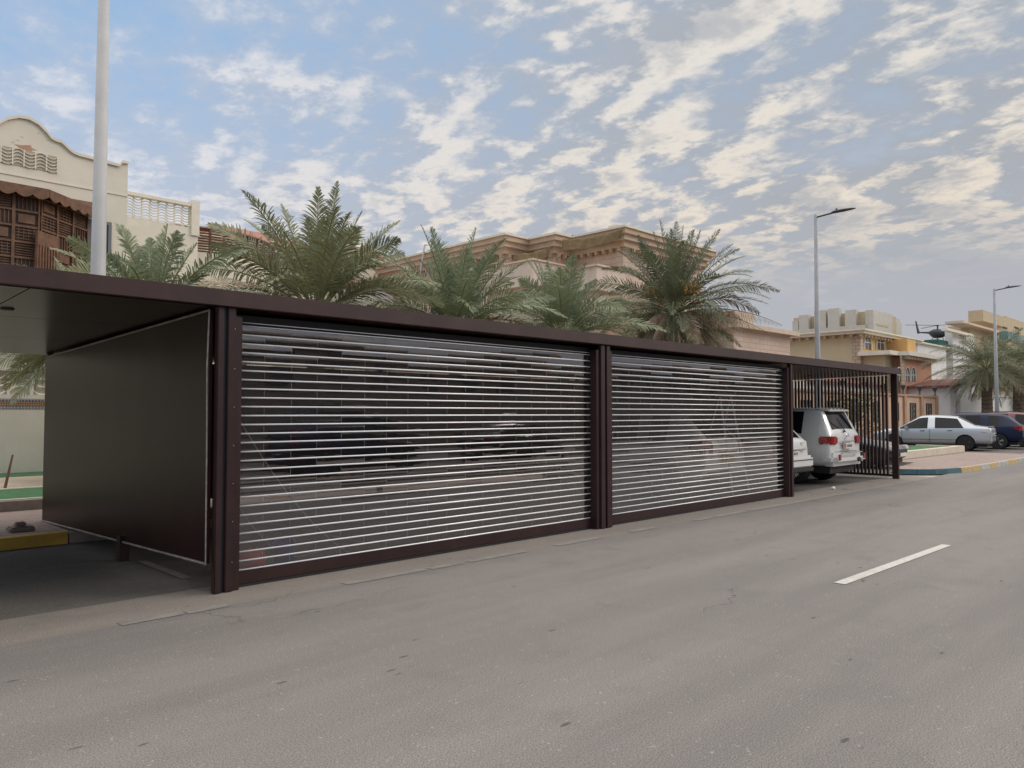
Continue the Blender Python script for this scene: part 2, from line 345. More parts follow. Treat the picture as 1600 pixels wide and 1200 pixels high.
# broken faded edge line and centre dash
b = MB(); x = -30
while x < 40:
    L = rnd.uniform(.35, 1.1) if x < 12 else 3.
    y = 6.80+rnd.uniform(-.02, .02)
    if rnd.random() < (.78 if x < 12 else 1): b.add([(x, y, .005), (x+L, y+.004, .005), (x+L, y+.13, .005), (x, y+.125, .005)], [(0, 1, 2, 3)])
    x += L+(rnd.uniform(.02, .10) if x < 12 else .02)
struct(b, 'edge_line', 'oldpaint')
b = MB()
for k in range(-4, 30):
    x0 = 8.0+k*9.6
    b.add([(x0, 3.22, .006), (x0+3.35, 3.17, .006), (x0+3.35, 3.285, .006), (x0, 3.34, .006)], [(0, 1, 2, 3)])
struct(b, 'centre_line', 'roadpaint')
b = MB()
for xx, y0, y1 in ((3.30, 8.25, 9.6), (9.4, 8, 11.4), (5.9, 8.0, 11.4), (18.2, 7.9, 11.5), (12.5, 8, 11.5), (-2.9, 8, 11.4)):
    b.add([(xx, y0, .005), (xx+.1, y0, .005), (xx+.1, y1, .005), (xx, y1, .005)], [(0, 1, 2, 3)])
struct(b, 'parking_bay_lines', 'oldpaint')
# footpath behind the bays
struct(MB().box(-60, 23.4, 11.80, 14.9, -.03, .13), 'footpath', 'pinkpave')
struct(MB().box(23.4, 27.4, 13.2, 14.9, -.03, .13), 'footpath', 'pinkpave')
# kerb: yellow painted piece ramping down to the left
def kerb_piece(x0, x1, h0, h1, m, label):
    b = MB(); b.add([(x0, 11.62, -.02), (x1, 11.62, -.02), (x1, 11.79, -.02), (x0, 11.79, -.02), (x0, 11.64, h0), (x1, 11.64, h1), (x1, 11.79, h1+.002), (x0, 11.79, h0+.002)],
                    [(0, 3, 2, 1), (4, 5, 6, 7), (0, 1, 5, 4), (1, 2, 6, 5), (2, 3, 7, 6), (3, 0, 4, 7)])
    return tag(b.build('kerb', m), kind='structure')
kerb_piece(-9, 3.1, .03, .155, 'yellow', '')
kerb_piece(3.12, 23.4, .14, .14, 'greykerb', '')
# planter bed with turf strips on the left and behind the carport
pl = MB(); pl.box(-60, 27, 14.9, 15.06, -.03, .30); struct(pl, 'planter_kerb', 'greykerb')
struct(MB().box(-60, 27, 15.06, 15.16, -.03, .315), 'planter_edge', 'creamstone')
struct(MB().box(-60, 27, 15.16, 17.3, -.03, .30), 'turf', 'turf')
struct(MB().box(-60, 27, 17.3, 17.38, -.03, .315), 'planter_edge', 'creamstone')
struct(MB().box(-60, 27, 17.38, 20.6, -.03, .295), 'planting_soil', 'sand')
struct(MB().box(-60, 27, 20.6, 21.97, -.03, .30), 'turf', 'turf')
# right-hand island: pink paving, painted kerb, low planter wall, turf
isl = [(23.35, 13.2), (23.35, 8.35), (23.6, 7.75), (24.1, 7.25), (24.9, 6.98), (26.0, 6.88), (28, 6.82), (400, 6.82), (400, 19.3), (27.5, 19.3), (27.5, 13.2)]
isl = [(27.55, 13.2), (27.55, 8.75), (24.3, 8.3), (23.75, 7.95), (24.1, 7.35), (24.9, 7.02), (26.0, 6.90), (28, 6.84), (400, 6.84), (400, 9.3), (400, 19.3), (27.55, 19.3)]
b = MB(); b.prism([(x, y, -.03) for x, y in isl], (0, 0, .155)); struct(b, 'pavement', 'pinkpave')
path = [Vector((x, y, 0)) for x, y in isl[3:9]]
def kerbrun(path, seg, mats, start=0):
    tot = 0; pts = [path[0]]
    dist = [0]
    for i in range(1, len(path)): dist.append(dist[-1]+(path[i]-path[i-1]).length)
    def at(d):
        for i in range(1, len(path)):
            if d <= dist[i] or i == len(path)-1:
                k = (d-dist[i-1])/(dist[i]-dist[i-1]); p = path[i-1].lerp(path[i], k); t = (path[i]-path[i-1]).normalized(); return p, t
    acc = {}
    d = 0; k = 0; end = min(dist[-1], 120)
    while d < end:
        m = mats(k, d); L = seg*(rnd.uniform(.9, 1.1)); b = acc.setdefault(m, MB())
        e = min(d+L-.012, end); (p, t), (q, t2) = at(d), at(e)
        n1 = Vector((t.y, -t.x, 0))*.15; n2 = Vector((t2.y, -t2.x, 0))*.15
        b.add([p, q, q+n2, p+n1]+[p+UP*.145, q+UP*.145, q+n2*.85+UP*.145, p+n1*.85+UP*.145],
              [(0, 1, 2, 3), (7, 6, 5, 4), (3, 2, 6, 7), (0, 4, 5, 1), (0, 3, 7, 4), (1, 5, 6, 2)])
        d += L; k += 1
    for m, b in acc.items(): struct(b, 'painted_kerb', m)
def km(k, d):
    if d < 1.9: return 'bluep'
    if d < 2.1: return 'greyp'
    return ['yellowp', 'yellowp', 'greyp', 'yellowp', 'greyp'][int((d-2.1)/.9) % 5] if d < 5 else ('yellowp' if int(d/1.4) % 2 else 'greyp')
kerbrun(path, .45, km)
b = MB(); b.box(27.3, 36.3, 9.55, 9.80, .125, .40); b.box(27.3, 27.55, 9.80, 11.4, .125, .40); b.box(36.05, 36.3, 9.80, 11.4, .125, .40)
tag(b.build('low_planter_wall', 'creamstone', bevel=.015), 'low cream stone planter wall holding green turf in front of the silver car', 'planter wall')
struct(MB().box(27.55, 36.05, 9.80, 11.4, .125, .335), 'turf', 'turf')
struct(MB().box(-200, 600, -3.2, -.5, -.03, .13), 'pavement', 'greykerb')
sheet('parking_lot', 'apron', [(-200, -14.2), (200, -14.2), (200, -3.2), (-200, -3.2)], -.01)
sheet('parking_lot', 'apron', [(29, 11.9), (120, 11.9), (120, 19.25), (29, 19.25)], .13)
sheet('parking_lot', 'apron', [(36.6, 7.6), (120, 7.6), (120, 11.9), (36.6, 11.9)], .131)

# ------------------------------------------------------------------ carport
YF = 7.30; YB = 13.42; SL = -.0245
cp = empty('carport', (3, YF, 0), 'long dark brown steel carport with flat roof, roller shutters and slatted end screen', 'carport')
def part(mb, name, m, parent, **k):
    o = mb.build(name, m, None, **k)
    o.parent = parent; o.matrix_parent_inverse = Matrix.Translation(-Vector(parent_loc(parent))) if False else Matrix.Identity(4)
    # vertices are world coordinates: bring them into the thing's frame
    T = world_of(parent).inverted(); o.data.transform(T); return o
def world_of(o):
    m = Matrix.Translation(o.location) @ Matrix.Rotation(o.rotation_euler.z, 4, 'Z')
    return world_of(o.parent) @ m if o.parent else m
def zs(y, z): return z+(y-YF)*SL
X0, X1 = -3.05, 21.96
b = MB(); b.box(X0, X1, YF, YF+.07, 2.805, 2.965); part(b, 'fascia', 'brown2', cp, bevel=.004)
b = MB(); b.add([(X0, YF+.07, zs(YF, 2.84)), (X1, YF+.07, zs(YF, 2.84)), (X1, YB, zs(YB, 2.84)), (X0, YB, zs(YB, 2.84)),
                 (X0, YF+.07, zs(YF, 2.94)), (X1, YF+.07, zs(YF, 2.94)), (X1, YB, zs(YB, 2.94)), (X0, YB, zs(YB, 2.94))],
                [(0, 3, 2, 1), (4, 5, 6, 7), (0, 1, 5, 4), (1, 2, 6, 5), (2, 3, 7, 6), (3, 0, 4, 7)])
rf = part(b, 'roof', 'brown2', cp)
for i in range(16):   # soffit boards
    xa = X0+i*(X1-X0)/16+.006; xb = X0+(i+1)*(X1-X0)/16-.006
    if i == 0: sb = MB()
    for ya, yb in ((YF+.09, 9.25), (9.262, 11.2), (11.212, YB-.02)):
        sb.add([(xa, ya, zs(ya, 2.80)), (xb, ya, zs(ya, 2.80)), (xb, yb, zs(yb, 2.80)), (xa, yb, zs(yb, 2.80)), (xa, ya, zs(ya, 2.83)), (xb, ya, zs(ya, 2.83)), (xb, yb, zs(yb, 2.83)), (xa, yb, zs(yb, 2.83))],
               [(0, 3, 2, 1), (4, 5, 6, 7), (0, 1, 5, 4), (1, 2, 6, 5), (2, 3, 7, 6), (3, 0, 4, 7)])
part(sb, 'soffit', 'soffit', cp)
for (dx, dy) in ((1.75, 8.7), (1.75, 10.9), (-.8, 8.7), (-.8, 10.9), (17.4, 8.9), (20, 8.9), (17.4, 11.2), (20, 11.2)):
    b = MB(); z = zs(dy, 2.80); b.lathe([(.055, z-.012), (.06, z-.004), (.06, z+.01)], 16, c=(dx, dy, 0)); part(b, 'downlight', 'black', cp, smooth=False)
def post(x0, x1, y0=7.34, y1=7.46, h=2.80): 
    b = MB(); b.box(x0, x1, y0, y1, 0, h); b.box(x0-.0, x1+.0, y0-.012, y0-.002, 0, .09) if False else None
    return part(b, 'post', 'brown', cp, bevel=.008)
for a, c in ((3.235, 3.302), (3.338, 3.422), (9.20, 9.305), (9.34, 9.432), (15.568, 15.66), (-3.0, -2.9)): post(a, c, 7.34, 7.42)
post(21.84, 21.94, 7.34, 7.50)
for xx in (3.24, 9.3, 15.6, 21.88, -2.94): post(xx-.045, xx+.045, 13.2, 13.3, 2.65)
for xa, xb_ in ((3.302, 3.338), (9.305, 9.34)): b = MB(); b.box(xa, xb_, 7.37, 7.42, 0, 2.80); part(b, 'gap_filler', 'navytape', cp)
for i in range(7):
    z = .30+i*.38
    for xx in (3.408, 9.418): b = MB(); b.lathe([(.0045, 0), (.0045, .005)], 8, 'y', c=(xx, 7.333, z+rnd.uniform(-.01, .01))); part(b, 'rivet', 'silver', cp)
# left divider panel with pale bead around it
def slab(xa, xb, pts): 
    b = MB(); b.prism([(xa, y, z) for y, z in pts], (xb-xa, 0, 0)); return b
pz = [(7.43, .29), (13.3, .135), (13.3, zs(13.3, 2.755)), (7.43, zs(7.43, 2.775))]
pnl = part(slab(3.19, 3.225, pz), 'side_panel', 'panel', cp)
b = MB(); b.tube([(3.185, 7.43, .29), (3.185, 13.3, .135)], .013, 6); b.tube([(3.185, 7.43, .29), (3.18, 7.43, 1.4), (3.17, 7.43, 2.2), (3.185, 7.43, 2.765)], .008, 6)
b.tube([(3.185, 7.43, 2.765), (3.185, 13.3, zs(13.3, 2.75))], .012, 6); part(b, 'edge_trim', 'bead', pnl)
b = MB(); b.box(3.15, 3.26, 9.75, 9.86, -.01, .30); part(b, 'foot_post', 'brown', cp)
# rear cladding behind the closed bays, raised off the path; right end screen of upright bars
b = MB(); b.box(3.23, 15.54, 13.22, 13.25, .27, 2.62); part(b, 'rear_panel', 'panel', cp)
b = MB(); b.box(15.66, 21.8, 13.22, 13.25, .27, 2.62); part(b, 'rear_panel', 'panel', cp)
b = MB(); b.box(15.60, 15.63, 7.60, 13.2, .10, 2.62); part(b, 'divider_panel', 'panel', cp)
scr = MB(); y = 7.60
while y < 13.15:
    scr.box(21.86, 21.92, y, y+.047, .12, zs(y, 2.78)); y += .098
so_ = part(scr, 'bar_screen', 'brown', cp)
b = MB(); b.box(21.85, 21.93, 7.50, 13.2, .06, .12); b.box(21.775, 21.865, 7.56, 12.9, 2.62, 2.66) if False else None
part(b, 'bottom_rail', 'brown', so_)
# roller shutters
def shutter(xa, xb):
    yc = 7.50
    s = bpy.data.objects.new('roller_shutter', None); col.objects.link(s); s.parent = cp; s.location = Vector((xa, yc, 0))-cp.location
    g = MB(); g.box(xa-.075, xa, 7.37, 7.56, 0, 2.72); part(g, 'guide_rail', 'brown', s, bevel=.004)
    g = MB(); g.box(xb, xb+.075, 7.37, 7.56, 0, 2.72); part(g, 'guide_rail', 'brown', s, bevel=.004)
    g = MB(); g.box(xa+.001, xb-.001, 7.47, 7.53, .03, .155); part(g, 'bottom_bar', 'brown', s, bevel=.006)
    g = MB(); g.box(xa+.001, xb-.001, 7.47, 7.53, .0, .028); part(g, 'rubber_seal', 'black', s)
    g = MB(); g.box(xa-.075, xb+.075, 7.56, 7.95, 2.52, 2.765); part(g, 'shutter_box', 'black', s)
    z0, z1, n_ = .165, 2.645, 27; h = (z1-z0)/n_
    pn = MB(); rl = MB(); jt = MB(); W_ = .62
    for i in range(n_):
        za = z0+i*h+.008; zb = z0+(i+1)*h-.006
        x = xa-(W_/2 if i % 2 else 0)
        dy = 0
        # curved pane: five strips bulging out
        while x < xb:
            a = max(x, xa+.003)+.002; c = min(x+W_, xb-.003)-.002
            if c-a > .03:
                prof = []
                tl = rnd.uniform(-.0005, .0005)
                for k in range(5):
                    f = k/4; prof.append((yc-.003-.0003*math.sin(math.pi*f)+tl*(f-.5)*2, za+(zb-za)*f))
                ww = rnd.uniform(-.002, .002)
                vs = [(a, p, q) for p, q in prof]+[(c, p+ww, q) for p, q in prof]+[(a, p+.003, q) for p, q in prof]+[(c, p+ww+.003, q) for p, q in prof]
                fs = [(k, k+5, k+6, k+1) for k in range(4)]+[(k+10, k+11, k+16, k+15) for k in range(4)]+[(0, 10, 15, 5), (4, 9, 19, 14)]+[(k, k+1, k+11, k+10) for k in range(4)]+[(k+5, k+15, k+16, k+6) for k in range(4)]
                pn.add(vs, fs)
            if a > xa+.05: rl.box(a-.0036, a-.0022, yc+.001, yc+.004, za, zb)
            x += W_
        rl.tube([(xa+.002, yc-.005, za-.007), (xb-.002, yc-.005, za-.007)], .0085, 8)
    rl.tube([(xa+.002, yc-.005, z1+.002), (xb-.002, yc-.005, z1+.002)], .006, 6)
    rl.tube([(xa+.002, yc-.005, z1+.035), (xb-.002, yc-.005, z1+.035)], .005, 6)
    part(pn, 'clear_slats', 'pane', s, smooth=False); part(rl, 'slat_rails', 'rail', s, smooth=True)
shutter(3.50, 9.125); shutter(9.51, 15.49)

# ------------------------------------------------------------------ things inside and around the bays
def circle_pts(c, r, n=24): return [Vector(c)+Vector((r*math.cos(2*math.pi*i/n), r*math.sin(2*math.pi*i/n), 0)) for i in range(n)]
bk = empty('bucket', (4.35, 8.05, 0), 'small blue plastic bucket on the ground behind the nearest shutter', 'bucket')
b = MB(); b.lathe([(.10, 0), (.13, .27), (.14, .28), (.125, .28), (.095, .02)], 18, c=(4.35, 8.05, .003)); part(b, 'pail', 'bucket', bk, smooth=True)
b = MB(); b.tube([Vector((4.35+.14*math.cos(a), 8.05, .27+.09*math.sin(a))) for a in [math.pi*i/8 for i in range(9)]], .004, 6); part(b, 'handle', 'cable', bk)
b = MB()
pr = [(.0, .0), (.16, .02), (.20, .10), (.14, .2), (.05, .25), (.0, .26)]
b.lathe([(max(.005, r), h) for r, h in pr], 9, c=(4.0, 8.15, .003))
ob = b.build('plastic_bag', 'redcloth', smooth=True)
for v in ob.data.vertices: v.co += Vector((rnd.uniform(-.03, .03), rnd.uniform(-.03, .03), rnd.uniform(0, .02)))
tag(ob, 'crumpled red plastic bag lying behind the nearest shutter beside the blue bucket', 'bag')
def cat(p0, p1, sag, n=14, ease=1.):
    p0, p1 = Vector(p0), Vector(p1); out = []
    for i in range(n+1):
        f = i/n; p = p0.lerp(p1, f); p.z -= sag*4*f*(1-f); out.append(p)
    return out
b = MB(); b.tube(cat((3.62, 7.75, 1.75), (5.2, 8.0, .05), .18)+[Vector((5.6, 8.1, .012)), Vector((6.4, 8.3, .012))], .006, 6)
tag(b.build('cable', 'cable', smooth=True), 'long pale cable sagging to the ground behind the nearest shutter', 'cable')
b = MB(); b.tube(cat((3.65, 8.3, 1.2), (4.6, 8.5, .05), .15)+[Vector((4.8, 8.5, .012)), Vector((5.3, 8.7, .012))], .005, 6)
tag(b.build('cable', 'cable', smooth=True), 'shorter thin cable hanging lower behind the nearest shutter', 'cable')
# step ladder
ld = empty('step_ladder', (14.1, 7.9, 0), 'aluminium folding step ladder standing behind the second shutter', 'ladder')
def lad(u0, v0, u1, v1, Y): return onY(u0, v0, Y), onY(u1, v1, Y)
a0, a1 = Vector((13.93, 7.78, .02)), Vector((13.92, 8.05, 2.10)); c0, c1 = Vector((14.62, 7.78, .02)), Vector((14.35, 8.05, 2.10))
b = MB(); b.tube([a0, a1], .022, 6); b.tube([c0, c1], .022, 6); part(b, 'front_rails', 'alu', ld)
for k in range(1, 7):
    f = k/7; p, q = a0.lerp(a1, f), c0.lerp(c1, f); b = MB(); b.box(p.x, q.x, p.y-.04, p.y+.04, p.z-.012, p.z+.012); part(b, 'step', 'alu', ld)
b = MB(); b.tube([(13.9, 8.75, .02), a1], .016, 6); b.tube([(14.6, 8.75, .02), c1], .016, 6); b.tube([(13.9, 8.5, .7), (14.5, 8.5, .7)], .012, 6); part(b, 'rear_legs', 'alu', ld)
b = MB(); b.box(13.88, 14.38, 7.98, 8.14, 2.09, 2.13); part(b, 'top_cap', 'alu', ld)
b = MB(); b.lathe([(.03, 0), (.05, .02), (.045, .05), (.02, .07)], 8, c=(15.72, 6.92, 0))
pp = onY(1302, 764, 0.01) if False else None
o = b.build('paper_litter', 'litter'); 
d = ray(1302, 765); k = -CAMZ/d.z; o.location = Vector((d.x*k-15.72, d.y*k-6.92, .001))
tag(o, 'small crumpled white litter on the asphalt beside the white off-roader', 'litter')
b = MB(); b.box(2.55, 2.85, 12.2, 12.45, .13, .20); b.box(2.62, 2.76, 12.25, 12.38, .20, .26)
tag(b.build('stone_block', 'greykerb', bevel=.02), 'small grey stone block on the pink paving by the dark side panel', 'stone')
st = MB(); q0 = onY(7, 776, 17.5); st.tube([(q0.x, 17.5, .28), (q0.x+.12, 17.5, .95)], [.03, .018], 6)
tag(st.build('wooden_stake', 'wood'), 'short leaning brown wooden stake in the sandy bed before the cream wall', 'stake')

# ------------------------------------------------------------------ street lamps
def lamp(x, y, h, label, m='galv', hd='headgrey', r0=.115, r1=.055):
    o = empty('street_lamp', (x, y, .13), label, 'street lamp', 'street lamps along the road')
    b = MB(); b.tube([(x, y, .13), (x, y, 2.2), (x, y, h)], [r0, r0*.9, r1], 16); part(b, 'pole', m, o, smooth=True)
    b = MB(); b.tube([(x, y, .13), (x, y, .16)], .2, 16); b.tube([(x, y, .16), (x, y, .9)], r0*1.12, 16); part(b, 'base', m, o)
    dr = (Vector((.35, -.94, 0))).normalized(); p0 = Vector((x, y, h-.12)); b = MB()
    b.tube([p0, p0+dr*.45+UP*.08, p0+dr*.7+UP*.13], [.035, .035, .04], 8); part(b, 'arm', hd, o, smooth=True)
    b = MB(); c = p0+dr*.6+UP*.12; sd_ = Vector((-dr.y, dr.x, 0))
    prof = [(0, .06, .05), (.12, .13, .09), (.45, .17, .08), (.75, .14, .05), (.92, .05, .02)]
    vs = []; fs = []
    for d_, w_, t_ in prof:
        q = c+dr*d_+UP*(d_*.10)
        for a in range(8):
            g = math.pi*2*a/8; vs.append(q+sd_*w_*math.cos(g)+UP*t_*math.sin(g)*(1 if math.sin(g) > 0 else .4))
    for i in range(len(prof)-1):
        for k in range(8): fs.append((i*8+k, i*8+(k+1) % 8, (i+1)*8+(k+1) % 8, (i+1)*8+k))
    fs += [tuple(range(8)), tuple(range((len(prof)-1)*8, len(prof)*8))]
    b.add(vs, fs); q = c+dr*.2+UP*.09; b.lathe([(.035, 0), (.04, .05), (.02, .09)], 10, c=q); part(b, 'lamp_head', hd, o, smooth=True)
    return o
lamp(4.02, 13.72, 10.0, 'pale street lamp pole rising behind the near end of the carport', 'lampwhite', r0=.14, r1=.075)
lamp(31.0, 13.45, 9.95, 'grey street lamp behind the far end of the carport', r0=.135, r1=.06)
lamp(57.9, 13.3, 9.95, 'farthest grey street lamp, standing among the parked cars and palms', r0=.14, r1=.07)

# ------------------------------------------------------------------ walls and villas helpers
def wallX(b, x0, x1, y, t, z0, z1): return b.box(x0, x1, y, y+t, z0, z1)
def arch_profile(x0, x1, z0, zs_, n=8, pointed=False):
    r = (x1-x0)/2; cx = (x0+x1)/2; out = [(x0, z0)]
    for i in range(n+1):
        a = math.pi-math.pi*i/n; h = r*math.sin(a)*(1.25 if pointed else 1); out.append((cx+r*math.cos(a), zs_+h))
    out.append((x1, z0)); return out
def lattice(b, x0, x1, y, z0, z1, cw=.55, r=.022):
    """overlapping fish scale arcs between x0..x1, z0..z1 on plane y"""
    nx = max(1, round((x1-x0)/cw)); cw = (x1-x0)/nx
    nz = max(1, round((z1-z0)/(cw*.36))); ch = (z1-z0)/nz
    for i in range(nx):
        for j in range(nz):
            c = x0+(i+.5)*cw; zz = z0+j*ch
            fl = 1 if i % 2 else -1
            b.tube([(c+cw*.5*math.cos(math.pi*k/6), y, zz+ch*(1.05*math.sin(math.pi*k/6) if fl > 0 else 1-1.05*math.sin(math.pi*k/6))) for k in range(7)], r, 4, cap=False)
    for i in range(nx+1): b.box(x0+i*cw-r, x0+i*cw+r, y-r, y+r, z0, z1)

# --- left boundary wall
bw = empty('boundary_wall', (0, 22, 0), 'cream boundary wall with pierced scallop blocks and a gold and blue tile band', 'wall')
b = MB(); b.box(-30, 27, 22.0, 22.2, 0, 1.86); part(b, 'wall', 'cream', bw)
b = MB(); b.box(-30, 27, 21.99, 22.19, 1.86, 1.925); b.box(-30, 27, 21.99, 22.19, 2.05, 2.115); part(b, 'blue_tile_band', 'mosaicb', bw)
b = MB(); b.box(-30, 27, 21.995, 22.19, 1.925, 2.05); part(b, 'gold_tile_band', 'mosaic', bw)
b = MB(); b.box(-30, 27, 22.0, 22.2, 2.115, 2.22)
lattice(b, -1, 13, 22.08, 2.22, 2.80, .5, .03); b.box(-30, 27, 21.97, 22.22, 2.80, 2.9); part(b, 'pierced_blocks', 'creamt', bw)
b = MB(); b.box(-30, 27, 22.14, 22.16, 2.22, 2.80); part(b, 'backing', 'cream', bw)

# --- left villa
LV = empty('villa', (4, 27, 0), 'cream villa with a curved gable parapet and a carved wooden bay, at far left', 'villa')
prof = [(-40, 235), (-25, 215), (-5, 197), (12, 188), (30, 185), (46, 188), (60, 196), (72, 208), (80, 218), (88, 222), (95, 224), (101, 229), (108, 236), (115, 241), (122, 244), (145, 250), (186, 261), (191, 255), (200, 257)]
top = [onY(u, v, 27) for u, v in prof]
tp = [(p.x, p.z) for p in top]; xr = tp[-1][0]
poly = [(xr, 0)]+[(x, z) for x, z in reversed(tp)]+[(-9, 9.6), (-9, 0)]
b = MB(); b.prism([(x, 27, z) for x, z in poly], (0, .3, 0)); b.box(-9, xr, 27.3, 38, 0, 8.6)
# second, recessed block
p2l = onY(200, 301, 30); p2r = onY(310, 318, 30)
zt = (p2l.z+p2r.z)/2
b.box(xr, p2r.x, 30, 38, 0, zt-1.25); part(b, 'wall', 'cream', LV)
b = MB()
for i in range(len(tp)-1):
    (xa, za), (xb_, zb_) = tp[i], tp[i+1]; b.prism([(xa, 26.93, za), (xb_, 26.93, zb_), (xb_, 26.93, zb_+.09), (xa, 26.93, za+.09)], (0, .42, 0))
q = onY(100, 288, 27).z; b.box(-9, xr+.003, 26.975, 27.0, q-.02, q+.02)
q = onY(250, 345, 30).z; b.box(xr, p2r.x, 29.975, 30.0, q-.02, q+.02)
b.box(xr, p2r.x+.02, 29.95, 30.25, zt-.12, zt); b.box(p2r.x-.28, p2r.x+.03, 29.93, 30.3, zt-1.25, zt+.12)
b.box(xr, p2r.x, 30, 30.2, zt-1.25, zt-.95); part(b, 'parapet_trim', 'creamt', LV)
b = MB(); lattice(b, xr+.02, p2r.x-.28, 30.1, zt-.95, zt-.12, .30, .02); part(b, 'pierced_parapet', 'creamt', LV)
fa, fb = onY(0, 240, 27), onY(89, 270, 27)
b = MB(); lattice(b, -4.5, fb.x, 26.97, fb.z-.02, fb.z+.50, .30, .016); part(b, 'gable_screen', 'creamt', LV)
b = MB(); b.box(-4.5, fb.x, 26.985, 26.997, fb.z-.02, fb.z+.50); part(b, 'screen_recess_shade', mat('shaded_screen_backing', (.38, .34, .26), .9), LV)  # flat sheet on the wall, recess shade put into its darker cream
def chip(u, v, r, m):
    c = onY(u, v, 27); b = MB(); pts = []
    for k in range(11):
        a = 2*math.pi*k/11; rr = r*rnd.uniform(.55, 1.15); pts.append((c.x+rr*1.5*math.cos(a), 26.994, c.z+rr*.6*math.sin(a)))
    b.prism(pts, (0, .005, 0)); part(b, 'plaster_scar', m, LV)
chip(41, 231, .2, M['peachd'])
for u, v in ((20, 222), (35, 214), (62, 208), (76, 219), (28, 219)): chip(u, v, .035, M['creamstone'])
# tall window with dark frame and arched window
for (ua, va, ub, vb, Y, dark) in ((140, 350, 168, 470, 27, 1), (216, 391, 247, 450, 30, 0)):
    p, q = onY(ua, va, Y), onY(ub, vb, Y); wz0 = q.z; wz1 = (p.z+onY(ub, va, Y).z)/2
    b = MB(); b.box(p.x, q.x, Y-.04, Y-.005, wz0, wz1); f = part(b, 'window', 'glassgrey', LV)
    b = MB(); 
    for xa, xb_ in ((p.x-.06, p.x+.04), (q.x-.04, q.x+.06), ((p.x+q.x)/2-.03, (p.x+q.x)/2+.03)): b.box(xa, xb_, Y-.08, Y-.042, wz0, wz1)
    b.box(p.x-.06, q.x+.06, Y-.08, Y-.042, wz1, wz1+.1); part(b, 'frame', mat('grey_window_surround', (.16, .16, .18), .6), f)
    if not dark:
        b = MB(); lattice(b, p.x+.05, q.x-.05, Y-.09, wz0, wz1-.1, .4, .02); part(b, 'grille', 'creamt', f)
# carved wooden bay (mashrabiya)
by = LV
A = onY(-120, 400, 26.6); A = Vector((A.x, 26.95, 0)); 
Bc = onY(60, 400, 25.35); Cc = onY(134, 400, 26.7)
Al = Vector((Bc.x-4.2, 26.6, 0)); Bl = Vector((Bc.x-2.6, 25.35, 0))
corn = [Vector((Al.x, 26.98, 0)), Bl, Vector((Bc.x, Bc.y, 0)), Vector((Cc.x, Cc.y, 0)), Vector((Cc.x, 26.98, 0))]
zb0, zb1 = 4.4, 8.0
b = MB(); b.prism([(p.x, p.y, zb0) for p in corn], (0, 0, zb1-zb0)); bay = part(b, 'wooden_bay', 'woodd', LV)
fr = MB(); lt = MB(); sp = MB()
def facept(p, q, f, z, out): 
    d = (q-p); nn = Vector((d.y, -d.x, 0)).normalized(); r = p+d*f+nn*out; return Vector((r.x, r.y, z))
def strip(b, p, q, f0, f1, za, zb, o0, o1):
    v = [facept(p, q, f0, za, o0), facept(p, q, f1, za, o0), facept(p, q, f1, zb, o0), facept(p, q, f0, zb, o0)]
    w_ = [facept(p, q, f0, za, o1), facept(p, q, f1, za, o1), facept(p, q, f1, zb, o1), facept(p, q, f0, zb, o1)]
    b.add(v+w_, [(0, 1, 2, 3), (7, 6, 5, 4), (0, 4, 5, 1), (1, 5, 6, 2), (2, 6, 7, 3), (3, 7, 4, 0)])
for p, q in ((corn[1], corn[2]), (corn[2], corn[3])):
    L = (q-p).length; nc = max(2, round(L/.62))
    for i in range(nc+1): 
        f = i/nc; strip(fr, p, q, max(0, f-.04/L), min(1, f+.04/L), zb0, zb1, 0, .07)
    for j in range(9):
        z = zb0+(zb1-zb0)*j/8; strip(fr, p, q, 0, 1, z-.03, z+.03, 0, .055)
    for i in range(nc):
        for j in range(8):
            za = zb0+(zb1-zb0)*j/8+.05; zc = zb0+(zb1-zb0)*(j+1)/8-.05; fa_, fb_ = (i+.10)/nc, (i+.9)/nc
            kind = (i*3+j*5) % 4
            if kind == 0:
                for k in range(5): f = fa_+(fb_-fa_)*(k+.5)/5; strip(lt, p, q, f-.012/L, f+.012/L, za, zc, .0, .035)
            elif kind == 1:
                for k in range(5): z = za+(zc-za)*(k+.5)/5; strip(lt, p, q, fa_, fb_, z-.012, z+.012, .0, .035)
            elif kind == 2:
                for k in range(4):
                    f = fa_+(fb_-fa_)*(k+.5)/4; strip(lt, p, q, f-.012/L, f+.012/L, za, zc, .0, .03)
                    z = za+(zc-za)*(k+.5)/4; strip(lt, p, q, fa_, fb_, z-.012, z+.012, .031, .045)
            else: strip(lt, p, q, fa_+.02, fb_-.02, za+.05, zc-.05, 0, .04)
p, q = corn[1], corn[2]
strip(sp, corn[2], corn[3], -.12, .30, zb0+1.3, zb0+2.6, .08, .16)
for k in range(7): strip(sp, corn[2], corn[3], -.09+k*.055, -.07+k*.055, zb0+1.4, zb0+2.2, .16, .19)
part(fr, 'lattice_frame', 'wood', bay); part(lt, 'lattice', 'wood', bay); part(sp, 'hatch', 'wood', bay)
